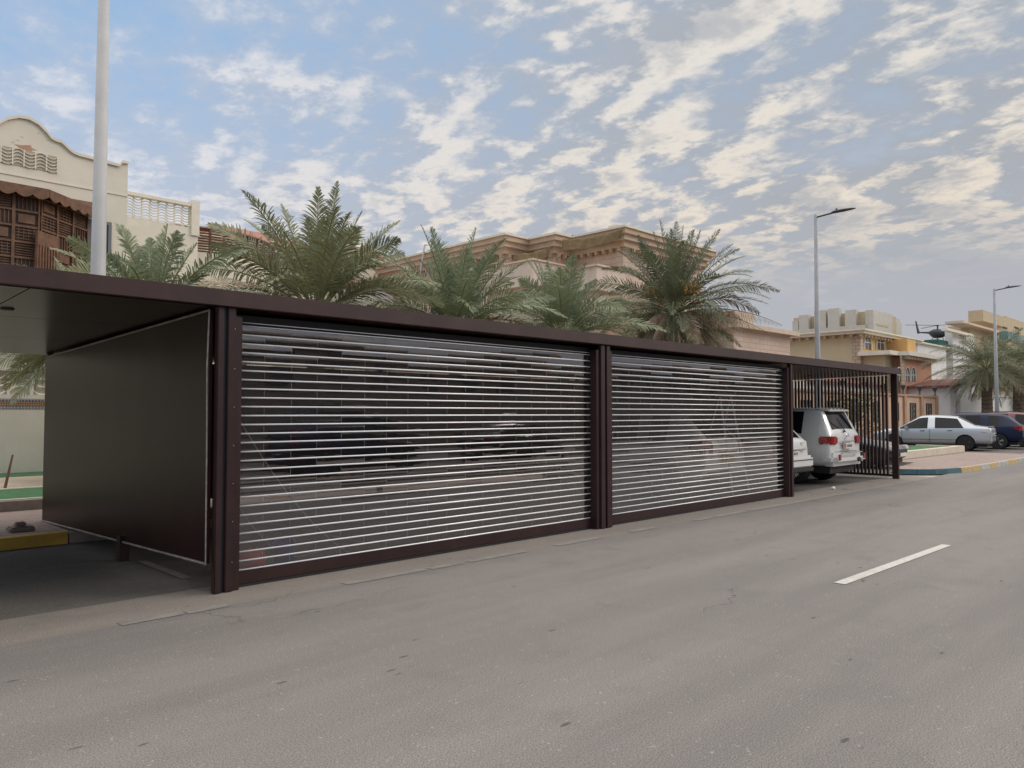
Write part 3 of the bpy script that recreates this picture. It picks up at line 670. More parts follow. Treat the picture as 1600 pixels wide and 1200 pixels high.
# bay roof and scalloped valance
e = [facept(corn[0], corn[1], 0, 0, .35), facept(corn[1], corn[2], -.06, 0, .35), facept(corn[1], corn[2], 1.06, 0, .35), facept(corn[2], corn[3], 1.16, 0, .35)]
ztop = onY(60, 291, 25.0).z
rb = MB()
lo = [Vector((p.x, p.y, ztop-.10)) for p in e]; back = [Vector((e[3].x, 27.0, ztop+.25)), Vector((e[0].x, 27.0, ztop+.25))]
rb.add(lo+back+[p+UP*.07 for p in lo]+[p+UP*.07 for p in back], [(0, 1, 2, 3, 4, 5), (6, 11, 10, 9, 8, 7)]+[(i, i+6, (i+1) % 6+6, (i+1) % 6) for i in range(6)])
part(rb, 'bay_roof', 'wood', bay)
vb = MB()
for p, q in ((e[1], e[2]), (e[2], e[3])):
    L = (q-p).length; ns = max(2, round(L/.42)); pts = []
    for i in range(ns*6+1):
        f = i/(ns*6); z = ztop-.27-.10*abs(math.sin(math.pi*i/6)); pts.append(facept(p, q, f, z, 0))
    pl_ = pts+[Vector((q.x, q.y, ztop-.05)), Vector((p.x, p.y, ztop-.05))]; d = (q-p); nn = Vector((d.y, -d.x, 0)).normalized()*.03
    vb.prism(pl_, nn)
part(vb, 'scalloped_valance', 'wood', bay)
# round balcony with wooden screen on the right of the villa
rc = Vector((13.6, 34.0, 0)); rr = 3.6
b = MB(); seg = [rc+Vector((rr*math.cos(a), rr*math.sin(a), 0)) for a in [math.pi+math.pi*i/20 for i in range(21)]]
zb = onY(350, 412, 32).z
b.prism([(p.x, p.y, 0) for p in seg]+[(rc.x+rr, 37, 0), (rc.x-rr, 37, 0)], (0, 0, zb)); bal = part(b, 'round_balcony', 'cream', LV)
b = MB()
for i in range(20):
    p, q = seg[i], seg[i+1]
    for z in [zb+.08+.105*j for j in range(9)]: b.box(0, 0, 0, 0, 0, 0) if False else b.tube([(p.x, p.y, z), (q.x, q.y, z)], .038, 4)
    b.tube([(p.x, p.y, zb), (p.x, p.y, zb+1.03)], .06, 4)
    b.tube([(p.x, p.y, zb+1.02), (q.x, q.y, zb+1.02)], .07, 4)
part(b, 'wooden_railing', 'wood', bal)

# --- generic villa windows
def win(parent, x0, x1, y, z0, z1, face='Y', glass='glassgrey', frame='wframe', arch=False, d=.06):
    """window on a wall facing -Y (face Y) or facing -X (face X)"""
    def tr(a, z, o): return (a, y-o, z) if face == 'Y' else (y-o, a, z)
    pr_ = arch_profile(x0, x1, z0, z1-(x1-x0)/2, 8, True) if arch else [(x0, z0), (x0, z1), (x1, z1), (x1, z0)]
    dd_ = (0, .02, 0) if face == 'Y' else (.02, 0, 0)
    b = MB(); b.prism([tr(a, z, .03) for a, z in pr_], dd_); g = part(b, 'window', glass, parent)
    cx = (x0+x1)/2; zc = (z0+z1)/2; k = 1.16; pf = [(cx+(a-cx)*(1+.16), zc+(z-zc)*1.08) for a, z in pr_]
    b = MB()
    n_ = len(pr_)
    for i in range(n_ if not arch else n_-1):
        j = (i+1) % n_
        b.prism([tr(*pr_[i], .03), tr(*pr_[j], .03), tr(*pf[j], .03), tr(*pf[i], .03)], tuple(-x*3 for x in dd_))
    w_ = .03
    if face == 'Y': b.box(cx-w_, cx+w_, y-.06, y-.031, z0, z1-.05); b.box(x0, x1, y-.055, y-.033, zc-w_, zc+w_)
    else: b.box(y-.06, y-.031, cx-w_, cx+w_, z0, z1-.05); b.box(y-.055, y-.033, x0, x1, zc-w_, zc+w_)
    part(b, 'frame', frame, g); return g
# --- cream villa with red roofs, further back
RV = empty('villa', (30, 52, 0), 'distant cream villa with low red tiled roofs behind the large palm', 'villa')
def rbox(u0, u1, vt, Y, dep, roofh, z0=0, m='stonecream'):
    p, q = onY(u0, vt, Y), onY(u1, vt, Y); zt_ = max(2, p.z)
    b = MB(); b.box(p.x, q.x, Y, Y+dep, z0, zt_); wl = part(b, 'wall', 'cream', RV)
    b = MB(); b.box(p.x-.4, q.x+.4, Y-.4, Y+dep+.4, zt_, zt_+.28); b.box(p.x-.2, q.x+.2, Y-.2, Y+dep+.2, zt_-.25, zt_); part(b, 'eaves', 'creamt', RV)
    cx = (p.x+q.x)/2; cy = Y+dep/2; z_ = zt_+.28; rw = (q.x-p.x)*.25
    b = MB(); a = [Vector((p.x-.45, Y-.45, z_)), Vector((q.x+.45, Y-.45, z_)), Vector((q.x+.45, Y+dep+.45, z_)), Vector((p.x-.45, Y+dep+.45, z_)), Vector((cx-rw, cy, z_+roofh)), Vector((cx+rw, cy, z_+roofh))]
    b.add(a, [(0, 1, 5, 4), (1, 2, 5), (2, 3, 4, 5), (3, 0, 4), (0, 3, 2, 1)]); part(b, 'roof', 'redroof', RV); return p, q, zt_
p, q, zt1 = rbox(322, 508, 372, 52, 9, 1.9)
for u in (408, 425, 465, 485):
    a = onY(u, 400, 52); win(RV, a.x-.45, a.x+.45, 52, a.z-2.2, a.z+.6, glass='glassteal', arch=True)
p, q, zt2 = rbox(500, 660, 396, 47, 8, 1.6)
for u in (545, 600, 622, 640):
    a = onY(u, 430, 47); win(RV, a.x-.45, a.x+.45, 47, a.z-1.8, a.z+.7, glass='glassteal', arch=True)
b = MB(); a = onY(640, 470, 44.5); c = onY(560, 470, 44.5); b.box(c.x, a.x, 44.5, 47, 0, onY(620, 452, 44.5).z); part(b, 'porch', 'white', RV)
b = MB(); z_ = onY(620, 452, 44.5).z; b.add([(c.x-.3, 44.2, z_), (a.x+.3, 44.2, z_), (a.x+.3, 47, z_+.8), (c.x-.3, 47, z_+.8), (c.x-.3, 47, z_), (a.x+.3, 47, z_)], [(0, 1, 2, 3), (0, 3, 4), (1, 5, 2), (0, 4, 5, 1)]); part(b, 'porch_roof', 'redroof', RV)
# rooftop ladder frame
b = MB(); pA, pB = onY(655, 425, 40), onY(664, 383, 40); pC, pD = onY(681, 381, 40), onY(687, 395, 40)
b.tube([onY(652, 450, 40), pB], .06, 6); b.tube([onY(667, 445, 40), onY(674, 384, 40)], .06, 6); b.tube([pB, pC], .06, 6); b.tube([pC, pD], .06, 6); b.tube([onY(674, 384, 40), onY(680, 410, 40)], .05, 6)
for f in (.3, .55, .8): b.tube([onY(652, 450, 40).lerp(pB, f), onY(667, 445, 40).lerp(onY(674, 384, 40), f)], .035, 6)
tag(b.build('roof_ladder', 'lampwhite'), 'white metal roof ladder against the side of the pink stone villa', 'ladder')

# --- pink stone villa with stepped cornice
PV = empty('villa', (38, 30, 0), 'big pink stone villa with heavy tan cornices behind the palms', 'villa')
HT = 12.5
blocks = [(32.3, 36.5, 33.1, 46), (34.3, 37.5, 30.9, 34), (35.8, 44.4, 26.9, 44)]
w_ = MB()
for (xa, xb_, ya, yb) in blocks: w_.box(xa, xb_, ya, yb, 0, HT-1.1)
part(w_, 'wall', 'stonepink', PV)
c1 = MB(); c2 = MB(); c3 = MB(); dt = MB()
for i, (xa, xb_, ya, yb) in enumerate(blocks):
    e_ = i*.003
    c1.box(xa-.25, xb_+.25, ya-.25, yb, HT-1.12, HT-.72-e_); c2.box(xa-.45, xb_+.45, ya-.45, yb, HT-.72-e_, HT-.42-e_); c1.box(xa-.65, xb_+.65, ya-.65, yb, HT-.42-e_, HT-.12-e_); c3.box(xa-.75, xb_+.75, ya-.75, yb, HT-.12-e_, HT-e_)
    yy = ya
    while yy < yb: dt.box(xa-.42, xa-.06, yy, yy+.10, HT-1.35, HT-1.125); yy += .55
    xx = xa
    while xx < xb_: dt.box(xx, xx+.10, ya-.42, ya-.06, HT-1.35, HT-1.125); xx += .55
c1.add(dt.v, dt.f); part(c1, 'cornice', 'cornice', PV); part(c2, 'cornice_band', 'cornicel', PV); part(c3, 'coping', 'creamt', PV)
for xx, ya in ((32.3, 33.1), (35.8, 26.9), (34.3, 30.9)):
    b = MB(); b.box(xx-.08, xx+.5, ya-.08, ya+.5, 0, HT-1.13); part(b, 'corner_pilaster', 'stonepink', PV)
for i, yy in enumerate((36, 39.5, 43)): win(PV, yy-.6, yy+.6, 32.3, 6.6, 9.2, face='X', arch=True, frame='cornicel')
for xx in (38.2, 41): win(PV, xx-.6, xx+.6, 26.9, 7.0, 9.6, arch=True, frame='cornicel')
# terraces with white parapets stepping out in front
def terrace(u0, u1, uc, vt, X, Y, yb, zb_):
    pass
b = MB(); tz = 10.25
b.box(30.6, 33.6, 29.2, 33.0, 8.9, tz); b.box(33.0, 35.7, 26.6, 30.6, 8.6, tz-.35)
M['palestone'] = mat('pale_pink_stone', (.60, .50, .42), .85, var=.06, dirt=.3)
part(b, 'terrace_parapet', 'palestone', PV)
b = MB(); b.box(30.5, 33.7, 29.1, 33.0, tz, tz+.1); b.box(32.9, 35.79, 26.5, 30.6, tz-.35, tz-.25); part(b, 'terrace_coping', 'cornicel', PV)
b = MB(); b.box(30.9, 33.4, 29.5, 33.0, 0, 8.9); b.box(33.3, 35.6, 26.9, 30.6, 0, 8.6); part(b, 'lower_wall', 'stonepink', PV)
b = MB(); b.box(33.5, 37.6, 25.2, 26.7, 7.9, 8.2); b.box(33.7, 37.5, 25.4, 26.7, 7.4, 7.9); b.box(33.5+.5, 37.2, 25.7, 26.8, 0, 7.4); part(b, 'bay_cornice', 'cornice', PV)
b = MB(); b.box(45.0, 53.0, 25.0, 36.0, 0, 7.3); part(b, 'wing_wall', 'stonepink', PV)
b = MB(); b.box(44.6, 53.5, 24.5, 36, 7.3, 7.6); b.box(45, 47.5, 24.9, 30, 7.6, 8.4); part(b, 'wing_cornice', 'cornicel', PV)
# shade cloth sagging on the terrace
def cloth(name, pts, sag, m, parent):
    n_ = 8; vs = []; A_, B_, C_, D_ = [Vector(p) for p in pts]
    for i in range(n_+1):
        for j in range(n_+1):
            a = A_.lerp(B_, i/n_); c = D_.lerp(C_, i/n_); p = a.lerp(c, j/n_); p.z -= sag*math.sin(math.pi*i/n_)*(.5+.5*math.sin(math.pi*j/n_))+.05*math.sin(i*2.1+j); vs.append(p)
    fs = [(i*(n_+1)+j, (i+1)*(n_+1)+j, (i+1)*(n_+1)+j+1, i*(n_+1)+j+1) for i in range(n_) for j in range(n_)]
    b = MB(); b.add(vs, fs); o = part(b, name, m, parent, smooth=True)
    md = o.modifiers.new('s', 'SOLIDIFY'); md.thickness = .03; return o
cloth('shade_cloth', [(33.9, 29.9, 12.05), (35.0, 26.3, 12.25), (35.0, 26.4, 11.7), (33.9, 29.9, 11.35)], .30, 'awning', PV)
cloth('shade_cloth', [(32.4, 32.3, 11.3), (33.6, 30.6, 11.7), (33.6, 30.7, 11.1), (32.4, 32.2, 10.8)], .25, 'awning', PV)
cloth('roof_tent', [(36, 34, HT), (38.5, 33, HT+1.1), (40, 35, HT+.1), (37, 36.5, HT+.1)], .1, 'awning', PV)
b = MB(); b.lathe([(.02, 0), (.35, .08), (.5, .2), (.5, .22), (.02, .1)], 14, c=(37.0, 28.3, HT+.35)); b.tube([(37, 28.3, HT), (37, 28.3, HT+.4)], .04, 6)
tag(b.build('satellite_dish', 'creamt'), 'small pale satellite dish on the pink villa roof corner', 'satellite dish')

# --- yellow villa with peach wing on the right
YV = empty('villa', (70, 25, 0), 'pale yellow villa with ochre front and salmon wing, bracketed cornices', 'villa')
zt = 8.85
b = MB(); b.box(66.7, 80, 25.4, 36, 0, zt-.35); part(b, 'wall', 'yellowv', YV)
b = MB(); b.box(66.72, 79.8, 25.34, 25.398, 5.0, zt-.36); part(b, 'front_wall', 'ochre', YV)
b = MB(); b.box(66.0, 80.5, 24.7, 37, zt-.35, zt-.12); b.box(65.8, 80.6, 24.5, 37.1, zt-.12, zt); part(b, 'cornice', 'creamt', YV)
b = MB(); yy = 25.0
while yy < 36.6: b.box(66.15, 66.69, yy, yy+.14, zt-.6, zt-.355); yy += .75
xx = 66.8
while xx < 80: b.box(xx, xx+.14, 24.85, 25.33, zt-.6, zt-.355); xx += .75
part(b, 'brackets', 'cornice', YV)
b = MB(); b.box(66.6, 67.25, 25.2, 25.9, 0, zt-.36); part(b, 'quoin_strip', 'quoin', YV)
b = MB(); b.box(66.6, 66.75, 35.5, 36.05, 0, zt-.36); part(b, 'quoin_strip', 'quoin', YV)
for ua, ub in ((1351, 1361), (1370, 1381)):
    pa, pb = onY(ua, 545, 25.3), onY(ub, 527, 25.3); win(YV, pa.x, pb.x, 25.34, pa.z, pb.z+.1, arch=True)
# ochre block at the right
pa = onY(1386, 540, 25.34); pb = onY(1431, 540, 23.6)
b = MB(); b.box(pa.x, pb.x, 23.6, 30, 6.2, onY(1400, 527, 23.8).z); part(b, 'upper_block', 'ochre', YV)
# lower balcony cornice and salmon wing
b = MB(); b.box(66.9, 69.5, 23.4, 25.3, 0, 6.6); part(b, 'porch_wall', 'yellowv', YV)
b = MB(); b.box(66.2, 69.7, 22.7, 25.3, 6.6, 6.95); b.box(68.2, 77.0, 21.9, 24.0, 6.6, 6.94)
for k in range(11): b.box(68.9+k*.7, 69.04+k*.7, 22.1, 22.58, 6.35, 6.6)
part(b, 'lower_cornice', 'creamt', YV)
b = MB(); b.box(68.9, 76.2, 22.6, 24.5, 0, 6.59); part(b, 'salmon_wing', 'salmon', YV)

for u in (1418, 1427, 1405):
    pa, pb = onY(u-3.2, 595, 22.55), onY(u+3.2, 577, 22.55); win(YV, pa.x, pb.x, 22.6, pa.z, pb.z, arch=True)
b = MB(); pa = onY(1408, 560, 22.5); b.box(pa.x, pa.x+.8, 22.5, 22.59, 0, 6.59); part(b, 'quoin_strip', 'quoin', YV)
# building with tall slab parapets behind it
CV = empty('building', (92, 30, 0), 'pale building crowned by tall upright slabs, rising behind the yellow villa', 'building')
def atS(u, v, Yd): return onY(u, v, Yd)
Yc_ = 36
b = MB(); pa, pb = onY(1238, 500, 44), onY(1412, 505, Yc_)
Xc = 92
b = MB()
def onXr(u0, u1, vt, X, dx, m, z0=8.):
    p, q = onX(u0, vt, X), onX(u1, vt, X); y0, y1 = min(p.y, q.y), max(p.y, q.y)
    bb = MB(); bb.box(X, X+dx, y0, y1, z0, p.z); part(bb, 'slab' if m != 'ochre' else 'wall', m, CV)
M['slab'] = mat('pale_grey_concrete', (.47, .45, .40), .85, var=.05)
M['slabw'] = mat('tan_concrete', (.46, .37, .24), .85, var=.05)
onXr(1240, 1362, 497, Xc+.6, 8, 'slabw', 0)
for u0, u1, v in ((1238, 1247, 502), (1248, 1263, 493), (1272, 1290, 486), (1293, 1311, 483), (1320, 1337, 485), (1352, 1361, 485)): onXr(u0, u1, v, Xc-.2, .8, 'slab')
onXr(1240, 1352, 516, Xc-.5, .6, 'slab', 0)
cn = onX(1364, 484, Xc-.3)
b = MB(); pr_ = onY(1394, 489, cn.y); b.box(cn.x, pr_.x, cn.y-.02, cn.y+.5, 0, cn.z); part(b, 'slab', 'slab', CV)
b = MB(); pr2 = onY(1405, 497, cn.y+1); pl2 = onY(1396, 497, cn.y+1); b.box(pl2.x, pr2.x, cn.y+.9, cn.y+1.4, 0, pl2.z); b.box(pr2.x, onY(1409, 505, cn.y+1.2).x, cn.y+1.2, cn.y+3, 0, onY(1409, 505, cn.y+1.2).z); part(b, 'slab', 'slab', CV)
b = MB(); b.box(onY(1370, 505, cn.y-.05).x, onY(1388, 505, cn.y-.05).x, cn.y-.06, cn.y-.03, onY(1370, 508, cn.y).z, onY(1370, 505, cn.y).z); part(b, 'ledge', 'slabw', CV)

# --- peach boundary wall with lanterns and grilles
PW = empty('boundary_wall', (55, 20, 0), 'peach boundary wall with dark goblet lanterns and ornate metal grilles', 'wall')
xl, xr_ = 28.0, 68.6
b = MB(); b.box(xl, xr_, 20.0, 20.22, 0, 3.05); part(b, 'wall', 'peach', PW)
b = MB(); b.box(xl, xr_+.1, 19.9, 20.3, 3.05, 3.2); b.box(xl, xr_, 19.96, 19.999, .0, .75); part(b, 'coping', 'peachd', PW)
px = [xr_-.25-3.7*i for i in range(11)]
for i, xx in enumerate(px):
    b = MB(); b.box(xx-.22, xx+.22, 19.86, 20.0, 0, 3.05); pil = part(b, 'pilaster', 'peachd', PW)
    b = MB(); b.lathe([(.10, 3.2), (.10, 3.26), (.05, 3.30), (.05, 3.5), (.09, 3.54), (.20, 3.80), (.22, 3.84), (.20, 3.88), (.04, 3.93)], 12, c=(xx, 20.05, 0))
    lo_ = part(b, 'lantern', 'headgrey', PW, smooth=False)
    if i < 10:
        cx = xx-1.85; b = MB()
        b.box(cx-.62, cx-.56, 19.93, 19.998, 1.2, 2.55); b.box(cx+.56, cx+.62, 19.93, 19.998, 1.2, 2.55); b.box(cx-.56, cx+.56, 19.93, 19.998, 1.2, 1.26); b.box(cx-.56, cx+.56, 19.93, 19.998, 2.49, 2.55)
        for k in range(5): b.box(cx-.45+k*.225-.02, cx-.45+k*.225+.02, 19.95, 19.97, 1.26, 2.49)
        for zc_ in (1.5, 1.88, 2.26):
            for rr_ in (.14, .26): b.tube([(cx+rr_*math.cos(a), 19.945, zc_+rr_*.8*math.sin(a)) for a in [2*math.pi*k/12 for k in range(13)]], .018, 4, cap=False)
        gr = part(b, 'grille', 'headgrey', PW)
        b = MB(); b.box(cx-.555, cx+.555, 19.985, 19.998, 1.262, 2.488); part(b, 'grille_backing', 'cornicel', gr)

# --- white outbuilding with maroon roof and wall running right
WO = empty('outbuilding', (72, 20, 0), 'white outbuilding with sloping maroon tiled roof behind the peach wall', 'outbuilding')
b = MB(); zE = 4.0
pk = onY(1514, 592, 19.4)
b.prism([(70, 19.4, 0), (76.2, 19.4, 0), (76.2, 19.4, pk.z-.15), (70, 19.4, zE-.12)], (0, 5.0, 0)); part(b, 'wall', 'white', WO)
b = MB(); b.add([(69.6, 19.1, zE-.12), (76.4, 19.1, pk.z-.13), (76.4, 27, pk.z-.13), (69.6, 27, zE-.12), (69.6, 19.1, zE+.06), (76.4, 19.1, pk.z+.06), (76.4, 27, pk.z+.06), (69.6, 27, zE+.06)],
               [(0, 3, 2, 1), (4, 5, 6, 7), (0, 1, 5, 4), (1, 2, 6, 5), (2, 3, 7, 6), (3, 0, 4, 7)]); part(b, 'roof', 'maroonroof', WO)
b = MB(); b.box(38, 69.9, 23.9, 24.3, 0, 4.0); part(b, 'rear_wall', 'white', WO)
b = MB(); b.add([(53.2, 23.6, 4.0), (69.6, 23.6, 4.0), (69.6, 26.5, 4.8), (53.2, 26.5, 4.8), (53.2, 23.6, 4.12), (69.6, 23.6, 4.12), (69.6, 26.5, 4.95), (53.2, 26.5, 4.95)],
               [(0, 3, 2, 1), (4, 5, 6, 7), (0, 1, 5, 4), (1, 2, 6, 5), (2, 3, 7, 6), (3, 0, 4, 7)]); part(b, 'rear_roof', 'maroonroof', WO)
pa, pb = onY(1495, 650, 19.35), onY(1500, 626, 19.35); b = MB(); b.box(pa.x, pb.x, 19.33, 19.39, pa.z, pb.z); part(b, 'narrow_window', 'slab', WO)
b = MB(); b.box(76.2, 200, 19.6, 19.9, 0, 3.35); b.box(76.2, 200, 19.5, 20.0, 3.35, 3.5)
for i in range(12): b.box(82+i*9, 82.5+i*9, 19.45, 19.6, 0, 3.6)
tag(b.build('boundary_wall', 'white'), 'long plain white boundary wall behind the right-hand palms', 'wall')

# --- far right building and helicopter
FB = empty('building', (125, 30, 0), 'distant beige flat roofed building with overhanging slab, at far right', 'building')
FY = 26
def fb(u0, u1, vt, vb, Y, dep, m, nm='wall'):
    p, q = onY(u0, vt, Y), onY(u1, vt, Y); zb_ = onY(u0, vb, Y).z if vb else 0
    b = MB(); b.box(p.x, q.x, Y, Y+dep, zb_, p.z); return part(b, nm, m, FB)
fb(1515, 1640, 508, 0, 28, 2.5, 'slabw'); fb(1505, 1572, 500.5, 504, 27, 2, 'cornicel', 'roof_slab'); fb(1536, 1572, 484, 501, 28.6, 1.8, 'slabw', 'roof_room'); fb(1572, 1660, 494, 520, 29.5, 2, 'slabw', 'upper_wall')
fb(1480, 1520, 512, 516, 26.4, .6, 'creamt', 'canopy'); fb(1488, 1522, 516, 0, 27.1, .8, 'white'); fb(1575, 1660, 517, 530, 24.9, 1, 'glassteal', 'glass_strip')
for u in (1532, 1568, 1586): fb(u, u+6, 510, 513, 27.9, .1, 'black', 'window')
WB = empty('building', (110, 30, 0), 'plain pale grey building right of the salmon wing, below the helicopter', 'building')
p, q = onY(1434, 536, 27), onY(1478, 536, 27); b = MB(); b.box(p.x, q.x, 27, 29, 0, p.z); part(b, 'wall', 'white', WB)
b = MB(); b.box(p.x-.3, q.x+.3, 26.7, 29.3, p.z, p.z+.15); part(b, 'coping', 'creamt', WB)
HZ = onY(1459, 531, 29); hp = Vector((HZ.x+1.5, 29, HZ.z))
HE = empty('helicopter', hp, 'dark helicopter perched above the rooftops near the right edge', 'helicopter')
b = MB(); vs = []; fs = []
sp_ = [(-2.2, .05, .5, 1.6), (-1.7, .55, .75, 1.4), (-.6, .85, 1.0, 1.5), (.8, .85, 1.05, 1.6), (1.8, .5, .7, 1.75), (2.6, .22, .25, 2.0), (6.0, .10, .12, 2.4)]
hd_ = Vector((.55, .83, 0)); hs = Vector((-.83, .55, 0))
for d_, w2, h2, zc in sp_:
    for a in range(10):
        g = 2*math.pi*a/10; vs.append(hp+hd_*d_+hs*w2*math.cos(g)+UP*(zc+h2*math.sin(g)))
for i in range(len(sp_)-1):
    for k in range(10): fs.append((i*10+k, i*10+(k+1) % 10, (i+1)*10+(k+1) % 10, (i+1)*10+k))
fs += [tuple(range(10)), tuple(range(60, 70))]; b.add(vs, fs); part(b, 'fuselage', 'heli', HE, smooth=True)
b = MB(); b.tube([hp+UP*2.4, hp+UP*3.3], .15, 8); b.tube([hp+UP*3.2, hp+UP*3.4], .35, 10); part(b, 'rotor_mast', 'heli', HE)
for ang in (-46, 44, 134):
    a = R_(ang); dv = Vector((math.cos(a), math.sin(a), 0)); L = 6.8; b = MB(); sdv = Vector((-dv.y, dv.x, 0))*.17
    p0 = hp+UP*3.3; p1 = p0+dv*L+UP*(.35 if ang < 0 else .1)
    b.prism([p0-sdv, p0+sdv, p1+sdv, p1-sdv], (0, 0, .06)); part(b, 'rotor_blade', 'heli', HE)
b = MB(); b.tube([hp+hd_*5.8+UP*2.2, hp+hd_*6.6+UP*5.0], [.3, .15], 6); part(b, 'tail_fin', 'heli', HE)
b = MB()
for s_ in (-1, 1):
    q = hp+hs*s_*1.0; b.tube([q+hd_*-2.0+UP*-.2, q+hd_*-1.7+UP*-.4, q+hd_*1.8+UP*-.4], .08, 6); b.tube([q+hd_*-.8+UP*-.4, hp+hd_*-.8+hs*s_*.5+UP*.7], .07, 6); b.tube([q+hd_*.9+UP*-.4, hp+hd_*.9+hs*s_*.5+UP*.7], .07, 6)
part(b, 'skids', 'heli', HE)
HE.scale = (.55, .55, .55)
b = MB(); p, q = onY(1460, 529, 28), onY(1480, 529, 28); b.box(p.x, q.x, 27.6, 30.5, p.z-.9, hp.z-.235)
b.box(p.x-.3, q.x+.3, 27.4, 31.2, onY(1470, 536, 27).z+.1, p.z-.9)
tag(b.build('roof_platform', 'darkgreen'), 'dark green roof platform under the helicopter', 'platform')

# ------------------------------------------------------------------ palms
def frond(mb, rb, c0, tip, lift, rr, nl=46, ll=.48, width=.030, roll=0., twist=.0, droop=.55, dead=False):
    c0, tip = Vector(c0), Vector(tip); mid = (c0+tip)/2+UP*lift; pts = []; N = 14
    for i in range(N+1):
        t = i/N; pts.append(c0*(1-t)**2+mid*2*t*(1-t)+tip*t*t)
    L = sum((pts[i+1]-pts[i]).length for i in range(N))
    rb.tube(pts, [.022*(1-.8*i/N)+.004 for i in range(N+1)], 4)
    for k in range(nl):
        t = .16+.84*(k+.5)/nl; x = t*N; i = min(N-1, int(x)); p = pts[i].lerp(pts[i+1], x-i); T = (pts[i+1]-pts[i]).normalized()
        S = T.cross(UP)
        if S.length < .05: S = Vector((math.cos(roll*7+k*.0), math.sin(roll*7), 0))
        S.normalize(); S = Matrix.Rotation(roll+twist*t, 3, T) @ S; Nn = S.cross(T).normalized()
        prof = math.sin(math.pi*min(1, .12+t*.86))**.55*(1.0 if t < .7 else 1.0-.45*(t-.7)/.3)
        for sgn in (-1, 1):
            l = ll*prof*rr.uniform(.70, 1.15); a = R_(rr.uniform(38, 62))*(1.15-.35*t)
            vv = rr.uniform(.15, .60)
            dirv = (T*math.cos(a)+(S*sgn)*math.sin(a)+Nn*vv*(.7 if not dead else -.3)).normalized()
            if dead: dirv = (dirv*.5-UP*rr.uniform(.6, 1.1)).normalized()
            wv = dirv.cross(Nn)
            if wv.length < .1: wv = dirv.cross(S)
            wv = wv.normalized()*width*.5*rr.uniform(.8, 1.2)
            m1 = p+dirv*l*.35; m2 = p+dirv*l*.75-UP*(droop*l*.18); e_ = p+dirv*l-UP*(droop*l*.45)
            mb.add([p-wv*.4, p+wv*.4, m1+wv, m1-wv, m2+wv*.75, m2-wv*.75, e_], [(0, 1, 2, 3), (3, 2, 4, 5), (5, 4, 6)])
def palm(name_label, base, zc, R, seed, nfr, explicit=(), m='frond', elmin=-25, elmax=85, dead=0, trunk_r=.2, ll=.48, nl=44, dates=False, dexp=(), group='palms behind the carport', lowhide=False):
    rr = random.Random(seed); x, y, z0 = base
    root = empty('date_palm', base, name_label, 'palm tree', group)
    c = Vector((x, y, zc)); mb = MB(); rb = MB(); db = MB()
    for (u, v, dep, lift) in explicit:
        d = ray(u, v); s_cam = (c-cam.location).dot(FW)+dep; k = s_cam/(d.dot(FW)); tip = cam.location+d*k
        frond(mb, rb, c+(tip-c).normalized()*.1, tip, lift, rr, nl+6, ll, roll=rr.uniform(-.5, .5), twist=rr.uniform(-.6, .6))
    for i in range(nfr):
        pale = i % 9 == 8
        az = 2.39996*i+rr.uniform(-.25, .25); f = (i+.5)/nfr
        el = R_(elmax+(elmin-elmax)*f**.85+rr.uniform(-6, 6)); L = R*rr.uniform(.82, 1.1)*(.75+.35*math.sin(math.pi*min(1, f+.25)))
        dv = Vector((math.cos(az)*math.cos(el), math.sin(az)*math.cos(el), math.sin(el)))
        sag = L*(.10+.30*math.cos(el))*rr.uniform(.7, 1.2)
        tip = c+dv*L-UP*sag*.75
        frond(db if pale and el < R_(25) else mb, rb, c+dv*.08, tip, sag*.75, rr, nl, ll, roll=rr.uniform(-.6, .6), twist=rr.uniform(-1.1, 1.1), droop=rr.uniform(.3, .9))
    for (u, v, dep, lift) in dexp:
        d = ray(u, v); s_cam = (c-cam.location).dot(FW)+dep; k = s_cam/(d.dot(FW)); tip = cam.location+d*k
        frond(db, db, c-UP*.1, tip, lift, rr, 60, ll*.8, .028, dead=True, droop=.8)
    for i in range(dead):
        az = 2.39996*i+1.; L = R*rr.uniform(.5, .9); out = rr.uniform(.35, .85)
        tip = c+Vector((math.cos(az)*L*out, math.sin(az)*L*out, -L*rr.uniform(.35, .8)))
        frond(db, db, c-UP*.15, tip, L*.25, rr, 34, ll*.8, .03, dead=True, droop=.9)
    part(mb, 'fronds', m, root, auto=False); part(rb, 'frond_stalks', 'rachis', root, auto=False)
    if db.v: part(db, 'dead_fronds', 'deadfrond', root, auto=False)
    if dates:
        b = MB()
        for i in range(9):
            az = rr.uniform(0, 6.28); p0 = c+Vector((math.cos(az)*.15, math.sin(az)*.15, .1)); p1 = p0+Vector((math.cos(az)*.8, math.sin(az)*.8, .9))
            b.tube([p0, p1], .02, 4)
            for k in range(22):
                e_ = p1+Vector((rr.uniform(-.35, .35), rr.uniform(-.35, .35), rr.uniform(-.35, .15))); b.tube([p1, e_], [.008, .02], 4)
        part(b, 'date_stalks', 'dates', root)
    # trunk with old leaf bases
    b = MB(); n_ = 12; H = zc-z0; rings = max(6, int(H/.16)); vs = []; fs = []
    for i in range(rings+1):
        f = i/rings; rad = trunk_r*(1.12-.25*f+(.25 if f > .85 else 0))*(1+.12*(i % 2))
        for k in range(n_):
            a = 2*math.pi*(k+.5*(i % 2))/n_; r2 = rad*(1+.10*((k+i) % 2)); vs.append((x+r2*math.cos(a), y+r2*math.sin(a), z0+H*f))
    for i in range(rings):
        for k in range(n_): fs.append((i*n_+k, i*n_+(k+1) % n_, (i+1)*n_+(k+1) % n_, (i+1)*n_+k))
    b.add(vs, fs); part(b, 'trunk', 'trunk', root, auto=False)
    return root
ZB = .29
